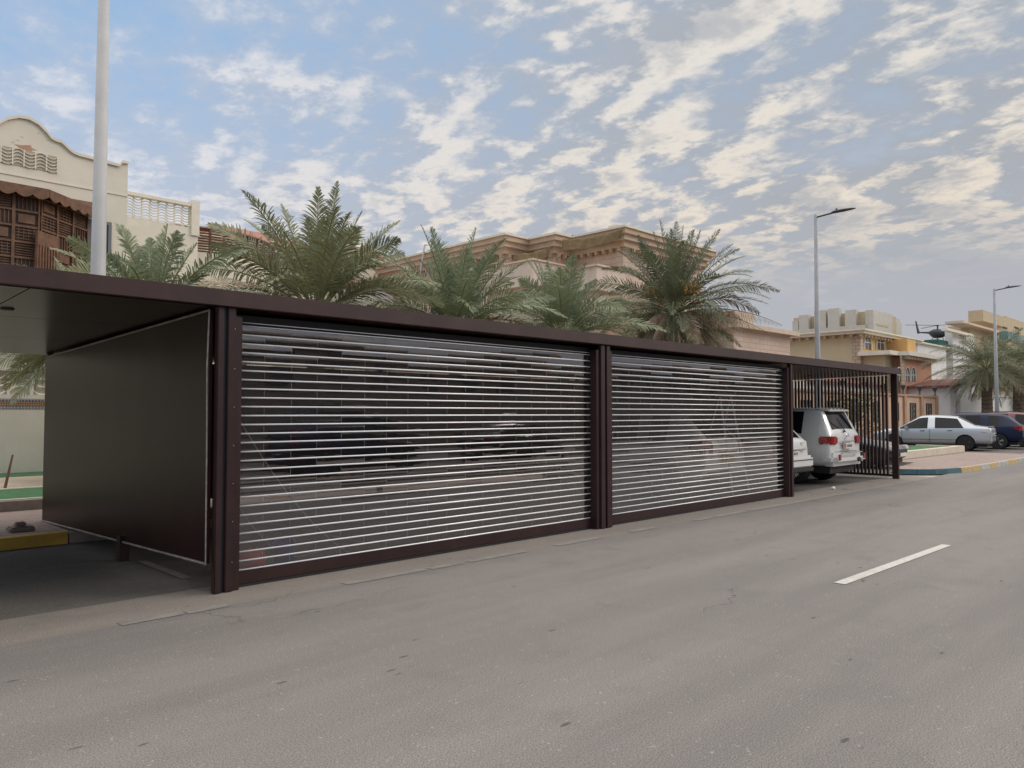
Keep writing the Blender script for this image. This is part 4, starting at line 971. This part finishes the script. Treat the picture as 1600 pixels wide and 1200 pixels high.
palm('small palm with a few upright fronds behind the pale lamp post', (6.2, 17.4, ZB), 3.75, 2.6, 3, 30, [(190, 352, 0, .25), (262, 350, 0, .1), (308, 380, .3, .2), (170, 400, -.4, .4), (325, 430, 0, .4), (235, 372, .5, .1)], m='frondblue', elmin=-20, elmax=75)
palm('low palm by the cream wall, its fronds showing under the roof at far left', (5.3, 18.6, ZB), 3.3, 2.3, 5, 34, [(85, 402, .4, .2), (118, 405, 0, .2), (140, 408, 0, .15), (20, 575, 0, .5), (40, 590, -.4, .5), (5, 600, .5, .7), (30, 560, .5, .4)], elmin=-35, elmax=60)
palm('tall arching palm, the leftmost of the large ones above the carport roof', (10.0, 17.0, ZB), 4.15, 3.5, 11, 46,
     [(386, 300, -.2, .75), (497, 293, .2, .1), (528, 284, .4, .15), (566, 330, .2, .3), (625, 375, 0, .7), (325, 350, .2, .8), (480, 340, -.3, .15), (305, 470, -.3, 1.), (612, 420, -.5, .9), (655, 470, -.5, 1.1), (440, 320, .5, .3), (505, 345, -.5, .1), (590, 400, .6, .7), (350, 400, -.6, .8)], elmin=-25, elmax=68, ll=.64, nl=66)
palm('bushy blue green palm between the tall arching palm and the pink villa terraces', (15.0, 17.5, ZB), 4.15, 3.4, 21, 64, [(725, 382, 0, .1), (655, 405, 0, .4), (760, 400, .2, .2), (820, 410, .2, .5), (700, 420, -.4, .1), (640, 450, -.5, .6), (790, 405, -.2, .3)], m='frondblue', elmin=-20, elmax=82, nl=52, ll=.58)
palm('bushy blue green palm just left of the tall dark palm', (20.0, 17.6, ZB), 4.3, 3.3, 31, 64, [(890, 405, 0, .1), (835, 410, 0, .3), (930, 440, .2, .4), (985, 500, 0, .6), (800, 470, -.4, .7), (865, 430, -.3, .1)], m='frondblue', elmin=-25, elmax=78, nl=52, ll=.58)
palm('tall dark palm with dry hanging fronds, rightmost above the carport roof', (26.9, 17.6, ZB), 5.85, 3.8, 41, 84, [(1068, 352, 0, .2), (1125, 358, .2, .4), (1165, 400, 0, .8), (1218, 455, -.2, 1.2), (955, 418, 0, .9), (965, 392, .2, .6), (1020, 362, 0, .3), (1200, 475, -.3, .9), (1095, 360, -.3, .2), (1000, 380, -.5, .4)],
     m='fronddark', elmin=-40, elmax=85, dead=26, trunk_r=.26, ll=.60, nl=54, dates=True, dexp=[(1222, 508, -1.5, .9), (1200, 520, -1.2, .8), (1150, 520, -2., .7), (1168, 505, -1.2, .8), (1010, 505, -1.5, .5), (1022, 530, -2, .4), (1000, 515, -1.2, .5), (1100, 535, -2.2, .4), (1062, 535, -2.2, .3)])
palm('large grey green palm in front of the white wall, left of its neighbour', (71.0, 17.0, .13), 5.3, 4.7, 51, 80, m='fronddark', elmin=-35, elmax=62, dead=12, trunk_r=.36, ll=.75, nl=44, group='palms by the white wall')
palm('large grey green palm before the white wall at the right edge', (78.5, 16.4, .13), 5.5, 5.0, 57, 80, m='fronddark', elmin=-35, elmax=62, dead=12, trunk_r=.38, ll=.75, nl=44, group='palms by the white wall')
palm('far palm half hidden behind the two large ones by the white wall', (92.0, 18.5, .13), 5.6, 4.8, 61, 44, m='frond', elmin=-35, elmax=75, trunk_r=.36, ll=.75, nl=30, group='palms by the white wall')

# bushes seen through the bar screen
def bush(c, r, h, seed, label, m='leaf', nl=1500):
    rr = random.Random(seed); root = empty('shrub', (c[0], c[1], c[2]), label, 'shrub'); b = MB()
    cl = [(Vector((c[0]+rr.uniform(-.7, .7)*r, c[1]+rr.uniform(-.5, .5)*r, c[2]+h*rr.uniform(.3, .95))), rr.uniform(.25, .5)*r) for _ in range(16)]
    for _ in range(nl):
        q, s_ = rr.choice(cl); d = Vector((rr.gauss(0, 1), rr.gauss(0, 1), rr.gauss(0, 1))).normalized(); p = q+d*s_*rr.uniform(.6, 1.05)
        a = Vector((rr.gauss(0, 1), rr.gauss(0, 1), rr.gauss(0, 1))).normalized(); c2 = a.cross(d).normalized(); L = rr.uniform(.04, .09)
        b.add([p-a*L, p+c2*L*.5, p+a*L, p-c2*L*.5], [(0, 1, 2, 3)])
    part(b, 'foliage', m, root, auto=False)
    b = MB()
    for k in range(6):
        q = cl[k][0]; b.tube([(c[0], c[1], c[2]), q], [.04, .012], 5)
    part(b, 'stem', 'trunk', root)
bush((47.5, 18.6, .1), 2.0, 2.9, 3, 'leafy green shrub before the peach wall, seen through the bar screen')

# ------------------------------------------------------------------ vehicles
def wheel(parent, x, y, r, w_, side, spokes=5):
    b = MB(); s = side
    prof = [(r*.62, -w_/2), (r*.93, -w_/2), (r, -w_*.38), (r, w_*.38), (r*.93, w_/2), (r*.62, w_/2)]
    b.lathe(prof, 28, 'y', c=(x, y, r)); t = b.build('wheel', 'tyre', parent, smooth=False)
    b = MB(); yo = y+s*w_*.30
    b.lathe([(r*.64, 0), (r*.64, s*w_*.19), (r*.58, s*w_*.20), (r*.57, s*.0)], 28, 'y', c=(x, yo, r)); b.lathe([(r*.14, 0), (r*.14, s*w_*.16), (r*.05, s*w_*.18)], 14, 'y', c=(x, yo, r))
    for k in range(spokes):
        a = 2*math.pi*k/spokes+.3
        for da in (-.13, .13):
            p = Vector((x+r*.12*math.cos(a), yo+s*w_*.12, r+r*.12*math.sin(a))); q = Vector((x+r*.60*math.cos(a+da), yo+s*w_*.13, r+r*.60*math.sin(a+da))); b.tube([p, q], r*.055, 5)
    b.build('rim', 'rim', t)
    return t
def car(name, label, kind_cat, loc, heading, spec, group=None):
    """x forward, y left; stations from rear to front: (x, zbottom, zbelt, ztop, wbelt, wtop)"""
    root = empty(name, loc, label, kind_cat, group, rz=heading)
    S = spec['st']; half = []
    for x, zb, zl, zt, wl, wt, *sk in S:
        sk = sk[0] if sk else 0
        wm = wl*1.03; hgt = zt-zl; cab = hgt > .2
        mid = (zb+zl)/2
        pts = [(0, zb), (wm*.80, zb), (wm*.97, zb+(zl-zb)*.12), (wm, mid), (wl*1.01, zl-(zl-zb)*.14), (wl*(.985 if cab else .96), zl)]
        if cab: pts += [(wt, zt-.075), (wt*.86, zt-.015), (wt*.4, zt+.012), (0, zt+.018)]
        else: pts += [(wl*.90, zl+hgt*.45), (wl*.72, zl+hgt*.85), (wl*.35, zt), (0, zt)]
        half.append([(x+(sk if i_ <= 5 else 0), a, b_) for i_, (a, b_) in enumerate(pts)])
    nr = 10; verts = []; ring = nr*2-2; bm = bmesh.new()
    rings = []
    for h in half:
        r_ = [bm.verts.new(p) for p in h]+[bm.verts.new((p[0], -p[1], p[2])) for p in reversed(h[1:-1])]; rings.append(r_)
    # material per face: 0 paint 1 side glass 2 dark 3 windshield 4 rear glass
    cr = bm.edges.layers.float.new('crease_edge')
    side = spec['side']; ws = spec['ws']; rw = spec['rw']
    for i in range(len(rings)-1):
        for k in range(ring):
            kk = k if k < nr-1 else ring-1-k
            f = bm.faces.new((rings[i][k], rings[i][(k+1) % ring], rings[i+1][(k+1) % ring], rings[i+1][k]))
            mi = 0
            if kk == 5 and i in side: mi = 1
            if kk in (7, 8) and i in ws: mi = 3
            if kk in (7, 8) and i in rw: mi = 4
            if kk == 0: mi = 2
            f.material_index = mi
    for r_, fl in ((rings[0], 0), (rings[-1], 1)):
        for k in range(nr-1):
            a, b_ = r_[k], r_[k+1]; c_, d_ = r_[(ring-k-1) % ring], r_[(ring-k) % ring]
            vs = []
            for q in (a, b_, c_, d_):
                if q not in vs: vs.append(q)
            f = bm.faces.new(vs); f.material_index = 0
    for i in range(len(rings)-1):
        for k, cv in ((5, .75), (6, .55), (4, .2)):
            for kk in (k, ring-k):
                e_ = bm.edges.get((rings[i][kk], rings[i+1][kk]))
                if e_: e_[cr] = cv
    for i in spec.get('hard', []):
        for k in range(5, nr-1):
            for a, b_ in ((k, k+1), (ring-k, ring-k-1)):
                e_ = bm.edges.get((rings[i][a % ring], rings[i][b_ % ring]))
                if e_: e_[cr] = .85
    bmesh.ops.recalc_face_normals(bm, faces=bm.faces)
    me = bpy.data.meshes.new('tmp'); bm.to_mesh(me); bm.free(); tmp = bpy.data.objects.new('tmp', me); col.objects.link(tmp)
    pm = M[spec['paint']]; mats = [pm, M['glassdark'], M['black'], M['glassdark'], M['glassdark']]
    for m_ in mats: me.materials.append(m_)
    sm = tmp.modifiers.new('s', 'SUBSURF'); sm.levels = 2; sm.render_levels = 2
    cut = MB(); r = spec['wr']; ra = r*1.13
    for wx in spec['wx']:
        for s in (-1, 1):
            yA = s*(spec['W']/2-.27); yB = s*(spec['W']/2+.2)
            cut.lathe([(ra, min(yA, yB)), (ra, max(yA, yB))], 28, 'y', c=(wx, 0, r*1.02))
    co = cut.build('cut', 'black'); co.data.materials.clear()
    for m_ in mats: co.data.materials.append(m_)
    for f in co.data.polygons: f.material_index = 2
    bo = tmp.modifiers.new('b', 'BOOLEAN'); bo.object = co; bo.operation = 'DIFFERENCE'; bo.solver = 'EXACT'
    bpy.context.view_layer.update(); dg = bpy.context.evaluated_depsgraph_get(); ev = tmp.evaluated_get(dg).to_mesh()
    vs = [v.co.copy() for v in ev.vertices]; groups = {}
    for f in ev.polygons:
        key = {0: 'body', 2: 'body', 1: 'side_window', 3: 'windscreen', 4: 'rear_window'}[f.material_index]
        c_ = f.center
        if key == 'side_window': key += '+' if c_.y > 0 else '-'
        groups.setdefault(key, []).append((tuple(f.vertices), 1 if f.material_index == 2 else 0))
    for key, fl in groups.items():
        used = {}; V = []; Fc = []; Mi = []
        for f, mi in fl:
            g = []
            for i in f:
                if i not in used: used[i] = len(V); V.append(vs[i])
                g.append(used[i])
            Fc.append(g); Mi.append(mi)
        nm = key.rstrip('+-'); m2 = bpy.data.meshes.new(nm); m2.from_pydata(V, [], Fc)
        if nm == 'body': m2.materials.append(pm); m2.materials.append(M['black'])
        else: m2.materials.append(M['glassdark'])
        for p_, mi in zip(m2.polygons, Mi): p_.material_index = mi if nm == 'body' else 0; p_.use_smooth = True
        if nm == 'body':
            try: m2.set_sharp_from_angle(angle=R_(38))
            except Exception: pass
        ob_ = bpy.data.objects.new(nm, m2); col.objects.link(ob_); ob_.parent = root
        if nm == 'body': body = ob_
        if nm == 'side_window':   # pillar bars over the glass
            s = 1 if key.endswith('+') else -1
    tmp.evaluated_get(dg).to_mesh_clear(); bpy.data.objects.remove(tmp); bpy.data.objects.remove(co)
    for wx in spec['wx']:
        for s in (-1, 1): wheel(root, wx, s*(spec['W']/2-.12), r, .23, s)
    def bxp(nm, m_, x0, x1, y0, y1, z0, z1, bev=.01, par=None, sym=False):
        out = []
        for s in ((1, -1) if sym else (1,)):
            b = MB(); b.box(x0, x1, min(s*y0, s*y1), max(s*y0, s*y1), z0, z1); out.append(b.build(nm, m_, par or root, bevel=bev))
        return out
    root['yel'] = 1 if spec.get('yel') else 0
    spec['extra'](root, bxp); del root['yel']
    return root
def seams(root, W, xs, z0, z1, m_='black'):
    pass
def ex_lc(root, bx):
    W = .97
    for s in (1, -1):
        b = MB(); b.prism([(x_, y_*s, .995) for x_, y_ in ((-2.445, .56), (-2.445, .80), (-2.41, .925), (-2.34, .968), (-2.14, 1.0), (-2.14, .90), (-2.30, .82), (-2.36, .56))], (0, 0, .20)); b.build('tail_lamp', 'redlens', root, bevel=.03)
    bx('rear_bumper', 'carwhite', -2.55, -2.10, -.95, .95, .47, .80, .12)
    bx('tailgate_seam', 'black', -2.437, -2.42, -.70, .70, .812, .820, 0)
    bx('bumper_step', 'chrome', -2.565, -2.50, -.62, .62, .775, .80, .004)
    bx('reflector', 'redlens', -2.575, -2.54, .70, .80, .62, .76, .01, sym=True)
    pn = bx('number_plate', 'plate', -2.475, -2.44, -.26, .26, .88, 1.02, .004)[0]
    bx('plate_band', 'platered', -2.479, -2.4755, .17, .255, .89, 1.01, 0, par=pn)
    for i in range(5): bx('plate_character', 'ink', -2.479, -2.4755, .09-i*.065-.018, .09-i*.065+.018, .92, .985, 0, par=pn)
    bx('chrome_strip', 'chrome', -2.478, -2.43, -.36, .36, 1.045, 1.08, .006)
    b = MB(); b.tube([(-2.445, .08*math.cos(a), 1.20+.055*math.sin(a)) for a in [2*math.pi*k/16 for k in range(17)]], .010, 5, cap=False); b.tube([(-2.447, .03*math.cos(a), 1.205+.05*math.sin(a)) for a in [2*math.pi*k/12 for k in range(13)]], .007, 4, cap=False); b.build('emblem', 'chrome', root)
    b = MB(); b.prism([(-2.26, -.60, 1.845), (-2.26, .60, 1.845), (-1.98, .66, 1.90), (-1.98, -.66, 1.90)], (0, 0, -.05)); b.build('spoiler', 'carwhite', root, bevel=.015)
    b = MB(); b.tube([(-2.37, -.02, 1.32), (-2.33, .35, 1.62)], .012, 5); b.tube([(-2.38, -.04, 1.31), (-2.40, .10, 1.31)], .02, 5); b.build('wiper', 'black', root)
    bx('tow_eye', 'black', -2.575, -2.54, -.52, -.32, .55, .66, .02); b = MB(); b.lathe([(.05, -2.60), (.05, -2.54)], 14, c=(0, 0, 0)); 
    b2 = MB(); b2.tube([(-2.60, -.5, .60), (-2.55, -.5, .60)], .045, 14); b2.build('exhaust_tip', 'chrome', root)
    bx('underbody', 'black', -2.3, 2.3, -.75, .75, .28, .5, .02)
    bx('door_handle', 'chrome', -.75, -.55, .975, 1.0, 1.08, 1.12, .01, sym=True); bx('door_handle', 'chrome', .25, .45, .975, 1.0, 1.08, 1.12, .01, sym=True)
    bx('wing_mirror', 'carwhite', .88, 1.02, .96, 1.16, 1.16, 1.34, .03, sym=True)
    bx('headlamp', 'clearlens', 2.32, 2.44, .58, .88, .92, 1.08, .03, sym=True)
    bx('grille', 'chrome', 2.40, 2.47, -.5, .5, .8, 1.05, .02)
LC = dict(paint='carwhite', W=1.95, wr=.40, wx=(-1.45, 1.45),
    st=[(-2.40, .58, 1.02, 1.05, .86, .8), (-2.38, .50, 1.22, 1.28, .90, .86), (-2.33, .46, 1.25, 1.36, .93, .87), (-2.12, .44, 1.26, 1.84, .95, .74), (-1.98, .44, 1.26, 1.87, .955, .75),
        (-1.80, .44, 1.25, 1.885, .96, .76), (-1.0, .42, 1.22, 1.90, .965, .77), (-.92, .42, 1.22, 1.90, .965, .77), (.02, .42, 1.2, 1.90, .965, .77), (.10, .42, 1.2, 1.895, .965, .77), (.75, .42, 1.18, 1.84, .96, .75), (1.30, .42, 1.15, 1.28, .95, .8), (1.9, .44, 1.10, 1.20, .93, .75), (2.25, .48, 1.02, 1.10, .88, .7), (2.42, .6, .9, .94, .78, .6)],
    side={5, 7, 9, 10}, ws={10}, rw={2}, hard=[2, 3, 10, 11], extra=ex_lc)
def ex_suv(root, bx):
    for s in (1, -1):
        b = MB(); b.prism([(-2.34, .50*s, 1.02), (-2.34, .50*s, 1.10), (-2.30, .86*s, 1.13), (-2.30, .88*s, .98)], (.10, 0, 0)); b.build('tail_lamp', 'clearlens', root, bevel=.012)
    bx('chrome_strip', 'chrome', -2.40, -2.34, -.62, .62, .93, .955, .004)
    bx('rear_bumper', 'carwhite', -2.46, -2.15, -.88, .88, .52, .80, .05); bx('bumper_insert', 'black', -2.475, -2.2, -.84, .84, .44, .54, .02)
    bx('bumper_line', 'black', -2.468, -2.40, -.86, .86, .695, .715, .003)
    pn = bx('number_plate', 'plate', -2.405, -2.37, -.26, .26, .80, .91, .004)[0]
    for i in range(5): bx('plate_character', 'ink', -2.409, -2.4055, .14-i*.07-.018, .14-i*.07+.018, .825, .885, 0, par=pn)
    bx('underbody', 'black', -2.1, 2.1, -.7, .7, .25, .45, .02)
    bx('wing_mirror', 'carwhite', .70, .84, .92, 1.10, 1.02, 1.18, .03, sym=True)
    bx('headlamp', 'clearlens', 2.15, 2.30, .55, .85, .78, .92, .03, sym=True)
SUV = dict(paint='carwhite', W=1.90, wr=.37, wx=(-1.38, 1.42),
    st=[(-2.34, .5, .90, .93, .82, .7), (-2.32, .42, 1.08, 1.13, .86, .8), (-2.26, .40, 1.12, 1.20, .89, .8), (-1.88, .38, 1.13, 1.62, .92, .68), (-1.75, .38, 1.13, 1.66, .925, .70), (-1.6, .38, 1.12, 1.69, .93, .72),
        (-.9, .36, 1.08, 1.71, .935, .73), (-.82, .36, 1.08, 1.71, .935, .73), (.05, .36, 1.05, 1.71, .935, .73), (.13, .36, 1.05, 1.705, .935, .73), (.6, .36, 1.03, 1.66, .93, .71), (1.25, .36, 1.0, 1.10, .92, .75), (1.85, .38, .95, 1.03, .90, .7), (2.2, .42, .82, .9, .82, .65), (2.34, .55, .72, .76, .7, .55)],
    side={5, 7, 9, 10}, ws={10}, rw={2}, hard=[2, 3, 10, 11], extra=ex_suv)
def ex_sedan(tail, plate='plate', yel=False):
    def ex(root, bx):
        pc = root.get('_paint', None)
        for s in (1, -1):
            b = MB(); b.prism([(-2.225, .46*s, .72), (-2.235, .46*s, .90), (-2.17, .80*s, .905), (-2.16, .81*s, .72)], (.12, 0, 0)); b.build('tail_lamp', tail, root, bevel=.02)
            b = MB(); b.prism([(-2.16, .77*s, .73), (-2.16, .77*s, .90), (-1.93, .85*s, .87), (-1.90, .86*s, .78)], (0, .03*s, 0)); b.build('tail_lamp', tail, root, bevel=.01)
            if tail == 'clearlens':
                b = MB(); b.prism([(-2.24, .56*s, .76), (-2.24, .56*s, .86), (-2.20, .72*s, .86), (-2.20, .72*s, .76)], (.03, 0, 0)); b.build('brake_light', 'redlens', root, bevel=.01)
        pn = bx('number_plate', 'plateyellow' if yel else plate, -2.275, -2.24, -.27, .27, .60, .72, .004)[0]
        for i in range(6): bx('plate_character', 'ink', -2.279, -2.2755, .20-i*.08-.022, .20-i*.08+.022, .625, .695, 0, par=pn)
        bx('underbody', 'black', -2.05, 2.05, -.65, .65, .17, .34, .02)
        bx('door_handle', 'chrome', -.88, -.70, .858, .885, .80, .83, .008, sym=True); bx('door_handle', 'chrome', .12, .30, .86, .888, .78, .81, .008, sym=True)
        bx('door_seam', 'black', -.055, -.047, .862, .888, .32, .86, 0, sym=True); bx('door_seam', 'black', .99, .998, .845, .880, .32, .82, 0, sym=True)
        bx('side_moulding', 'black', -1.0, .95, .868, .893, .44, .452, 0, sym=True)
        bx('headlamp', 'clearlens', 2.02, 2.2, .5, .78, .60, .74, .03, sym=True)
        bx('front_grille', 'black', 2.2, 2.28, -.4, .4, .5, .62, .01)
        b = MB(); bx('front_plate', 'plate', 2.27, 2.30, -.26, .26, .40, .51, .004)
    return ex
def sedan(paint, tail, yel=False):
    def ex(root, bx):
        ex_sedan(tail, yel=yel)(root, bx); bx('wing_mirror', paint, .74, .88, .86, 1.02, .86, .99, .03, sym=True); bx('trunk_lip', paint, -2.19, -2.08, -.6, .6, .965, .995, .01)
    return dict(paint=paint, W=1.74, wr=.31, wx=(-1.32, 1.32),
    st=[(-2.24, .42, .74, .77, .70, .6), (-2.21, .30, .88, .93, .76, .6), (-2.12, .26, .92, .975, .80, .66), (-1.80, .25, .94, 1.0, .83, .68), (-1.66, .25, .93, 1.03, .84, .68), (-1.02, .22, .91, 1.375, .855, .58, -.26), (-.90, .22, .905, 1.40, .86, .59, -.12),
        (-.10, .22, .885, 1.44, .86, .60), (-.02, .22, .885, 1.44, .86, .60), (.36, .22, .875, 1.405, .86, .59), (1.10, .22, .86, .96, .85, .66), (1.7, .25, .79, .86, .82, .66), (2.08, .28, .68, .74, .75, .6), (2.24, .38, .55, .6, .62, .5)],
    side={5, 6, 8, 9}, ws={9}, rw={4}, hard=[4, 5, 9, 10], extra=ex)
def ex_cross(root, bx):
    for s in (1, -1):
        b = MB(); b.prism([(-2.345, .55*s, .84), (-2.345, .55*s, 1.08), (-2.30, .86*s, 1.12), (-2.30, .885*s, .84)], (.14, 0, 0)); b.build('tail_lamp', 'redlens', root, bevel=.03)
        b = MB(); b.prism([(-2.24, .82*s, .90), (-2.24, .82*s, 1.08), (-2.0, .90*s, 1.06), (-1.98, .91*s, .95)], (0, .045*s, 0)); b.build('tail_lamp', 'redlens', root, bevel=.015)
    pn = bx('number_plate', 'plateyellow' if root.get('yel') else 'plate', -2.40, -2.36, -.26, .26, .72, .84, .004)[0]
    for i in range(5): bx('plate_character', 'ink', -2.404, -2.4005, .14-i*.07-.018, .14-i*.07+.018, .75, .81, 0, par=pn)
    bx('rear_bumper', 'black', -2.44, -2.15, -.84, .84, .36, .56, .04); bx('chrome_strip', 'chrome', -2.37, -2.32, -.4, .4, .86, .90, .006)
    bx('underbody', 'black', -2.1, 2.1, -.7, .7, .2, .4, .02); bx('roof_rail', 'chrome', -1.6, .4, .62, .655, 1.70, 1.73, .01, sym=True)
    bx('headlamp', 'clearlens', 2.15, 2.30, .55, .85, .72, .86, .03, sym=True)
def cross(paint, yel=False):
    return dict(yel=yel, paint=paint, W=1.88, wr=.36, wx=(-1.38, 1.42),
    st=[(-2.33, .5, .86, .89, .80, .7), (-2.31, .36, 1.02, 1.08, .84, .8), (-2.24, .33, 1.06, 1.14, .87, .78), (-1.72, .30, 1.07, 1.56, .90, .60, -.12), (-1.6, .30, 1.06, 1.60, .905, .62), (-1.5, .30, 1.05, 1.63, .91, .64),
        (-.9, .30, 1.0, 1.67, .915, .66), (-.82, .30, 1.0, 1.67, .915, .66), (.05, .30, .98, 1.67, .915, .66), (.13, .30, .98, 1.665, .915, .66), (.5, .30, .96, 1.63, .91, .65), (1.25, .30, .93, 1.04, .90, .72), (1.85, .33, .88, .96, .88, .68), (2.2, .38, .75, .83, .80, .62), (2.33, .5, .62, .66, .66, .5)],
    side={5, 7, 9, 10}, ws={10}, rw={2}, hard=[2, 3, 10, 11], extra=ex_cross)
def scaled(o, k): o.scale = k if hasattr(k, '__len__') else (k, k, k); return o
car('parked_car', 'large white off-roader parked nose in, tail towards the road, in the open bay', 'car', (19.42, 10.15, 0), R_(90), LC)
car('parked_car', 'white sport utility car mostly hidden by the shutter post, left of the large off-roader', 'car', (16.45, 10.10, 0), R_(90), SUV)
scaled(car('parked_car', 'white car with red tail lamps and yellow number plate behind the second shutter', 'car', (14.0, 10.32, 0), R_(91), cross('carbright', True)), (1, .93, 1.10))
car('parked_car', 'black saloon beyond the bar screen with its nose by the end post', 'car', (25.95, 10.85, 0), R_(-90), sedan('carblack', 'redlens'))
scaled(car('parked_car', 'silver saloon parked side on behind the low planter wall', 'car', (38.0, 11.3, .135), R_(97), sedan('carsilver', 'clearlens')), 1.07)
scaled(car('parked_car', 'dark navy crossover with silver wheels beyond the silver saloon', 'car', (41.0, 10.7, .135), R_(96), cross('carnavy')), (1, 1, .96))
car('parked_car', 'dark red car partly cut by the right edge, behind the navy crossover', 'car', (44.2, 10.3, .135), R_(95), cross('carred'))

# ------------------------------------------------------------------ the other side of the road (what the shutters mirror)
OW = MB(); OW.box(-40, 90, -14.4, -14.2, 0, 3.0)
tag(OW.build('boundary_wall', mat('brown_grey_render', (.20, .165, .14), .9, var=.2)), 'brown grey boundary wall across the road behind the viewer', 'wall')
for i, (x0, x1, h) in enumerate(((-30, -8, 6.5), (-5, 12, 5.0), (16, 37, 4.9), (43.5, 65.5, 4.9), (72, 96, 5.6))):
    o = empty('villa', (x0, -22, 0), ['brown villa across the road, farthest left', 'low grey brown villa directly across the road', 'brown stone villa across the road opposite the far bays', 'long low villa across the road beyond the stone one', 'tall villa across the road at its far end'][i], 'villa')
    b = MB(); b.box(x0, x1, -30, -19, 0, h); part(b, 'wall', mat('opposite_villa', (.19, .155, .13), .9, var=.2), o)
    b = MB(); b.box(x0-.4, x1+.4, -30.4, -18.6, h, h+.3); part(b, 'cornice', 'cornice', o)
    b = MB()
    for k in range(int((x1-x0)/3)-1): b.box(x0+1.5+k*3, x0+2.7+k*3, -19, -18.95, 2, 4.4)
    part(b, 'windows', 'glassgrey', o)
car('parked_car', 'black saloon parked across the road behind the viewer', 'car', (20.5, -5.6, 0), R_(0), sedan('carblack', 'redlens'))
car('parked_car', 'navy crossover parked across the road behind the viewer', 'car', (13.3, -5.6, 0), R_(0), cross('carnavy'))
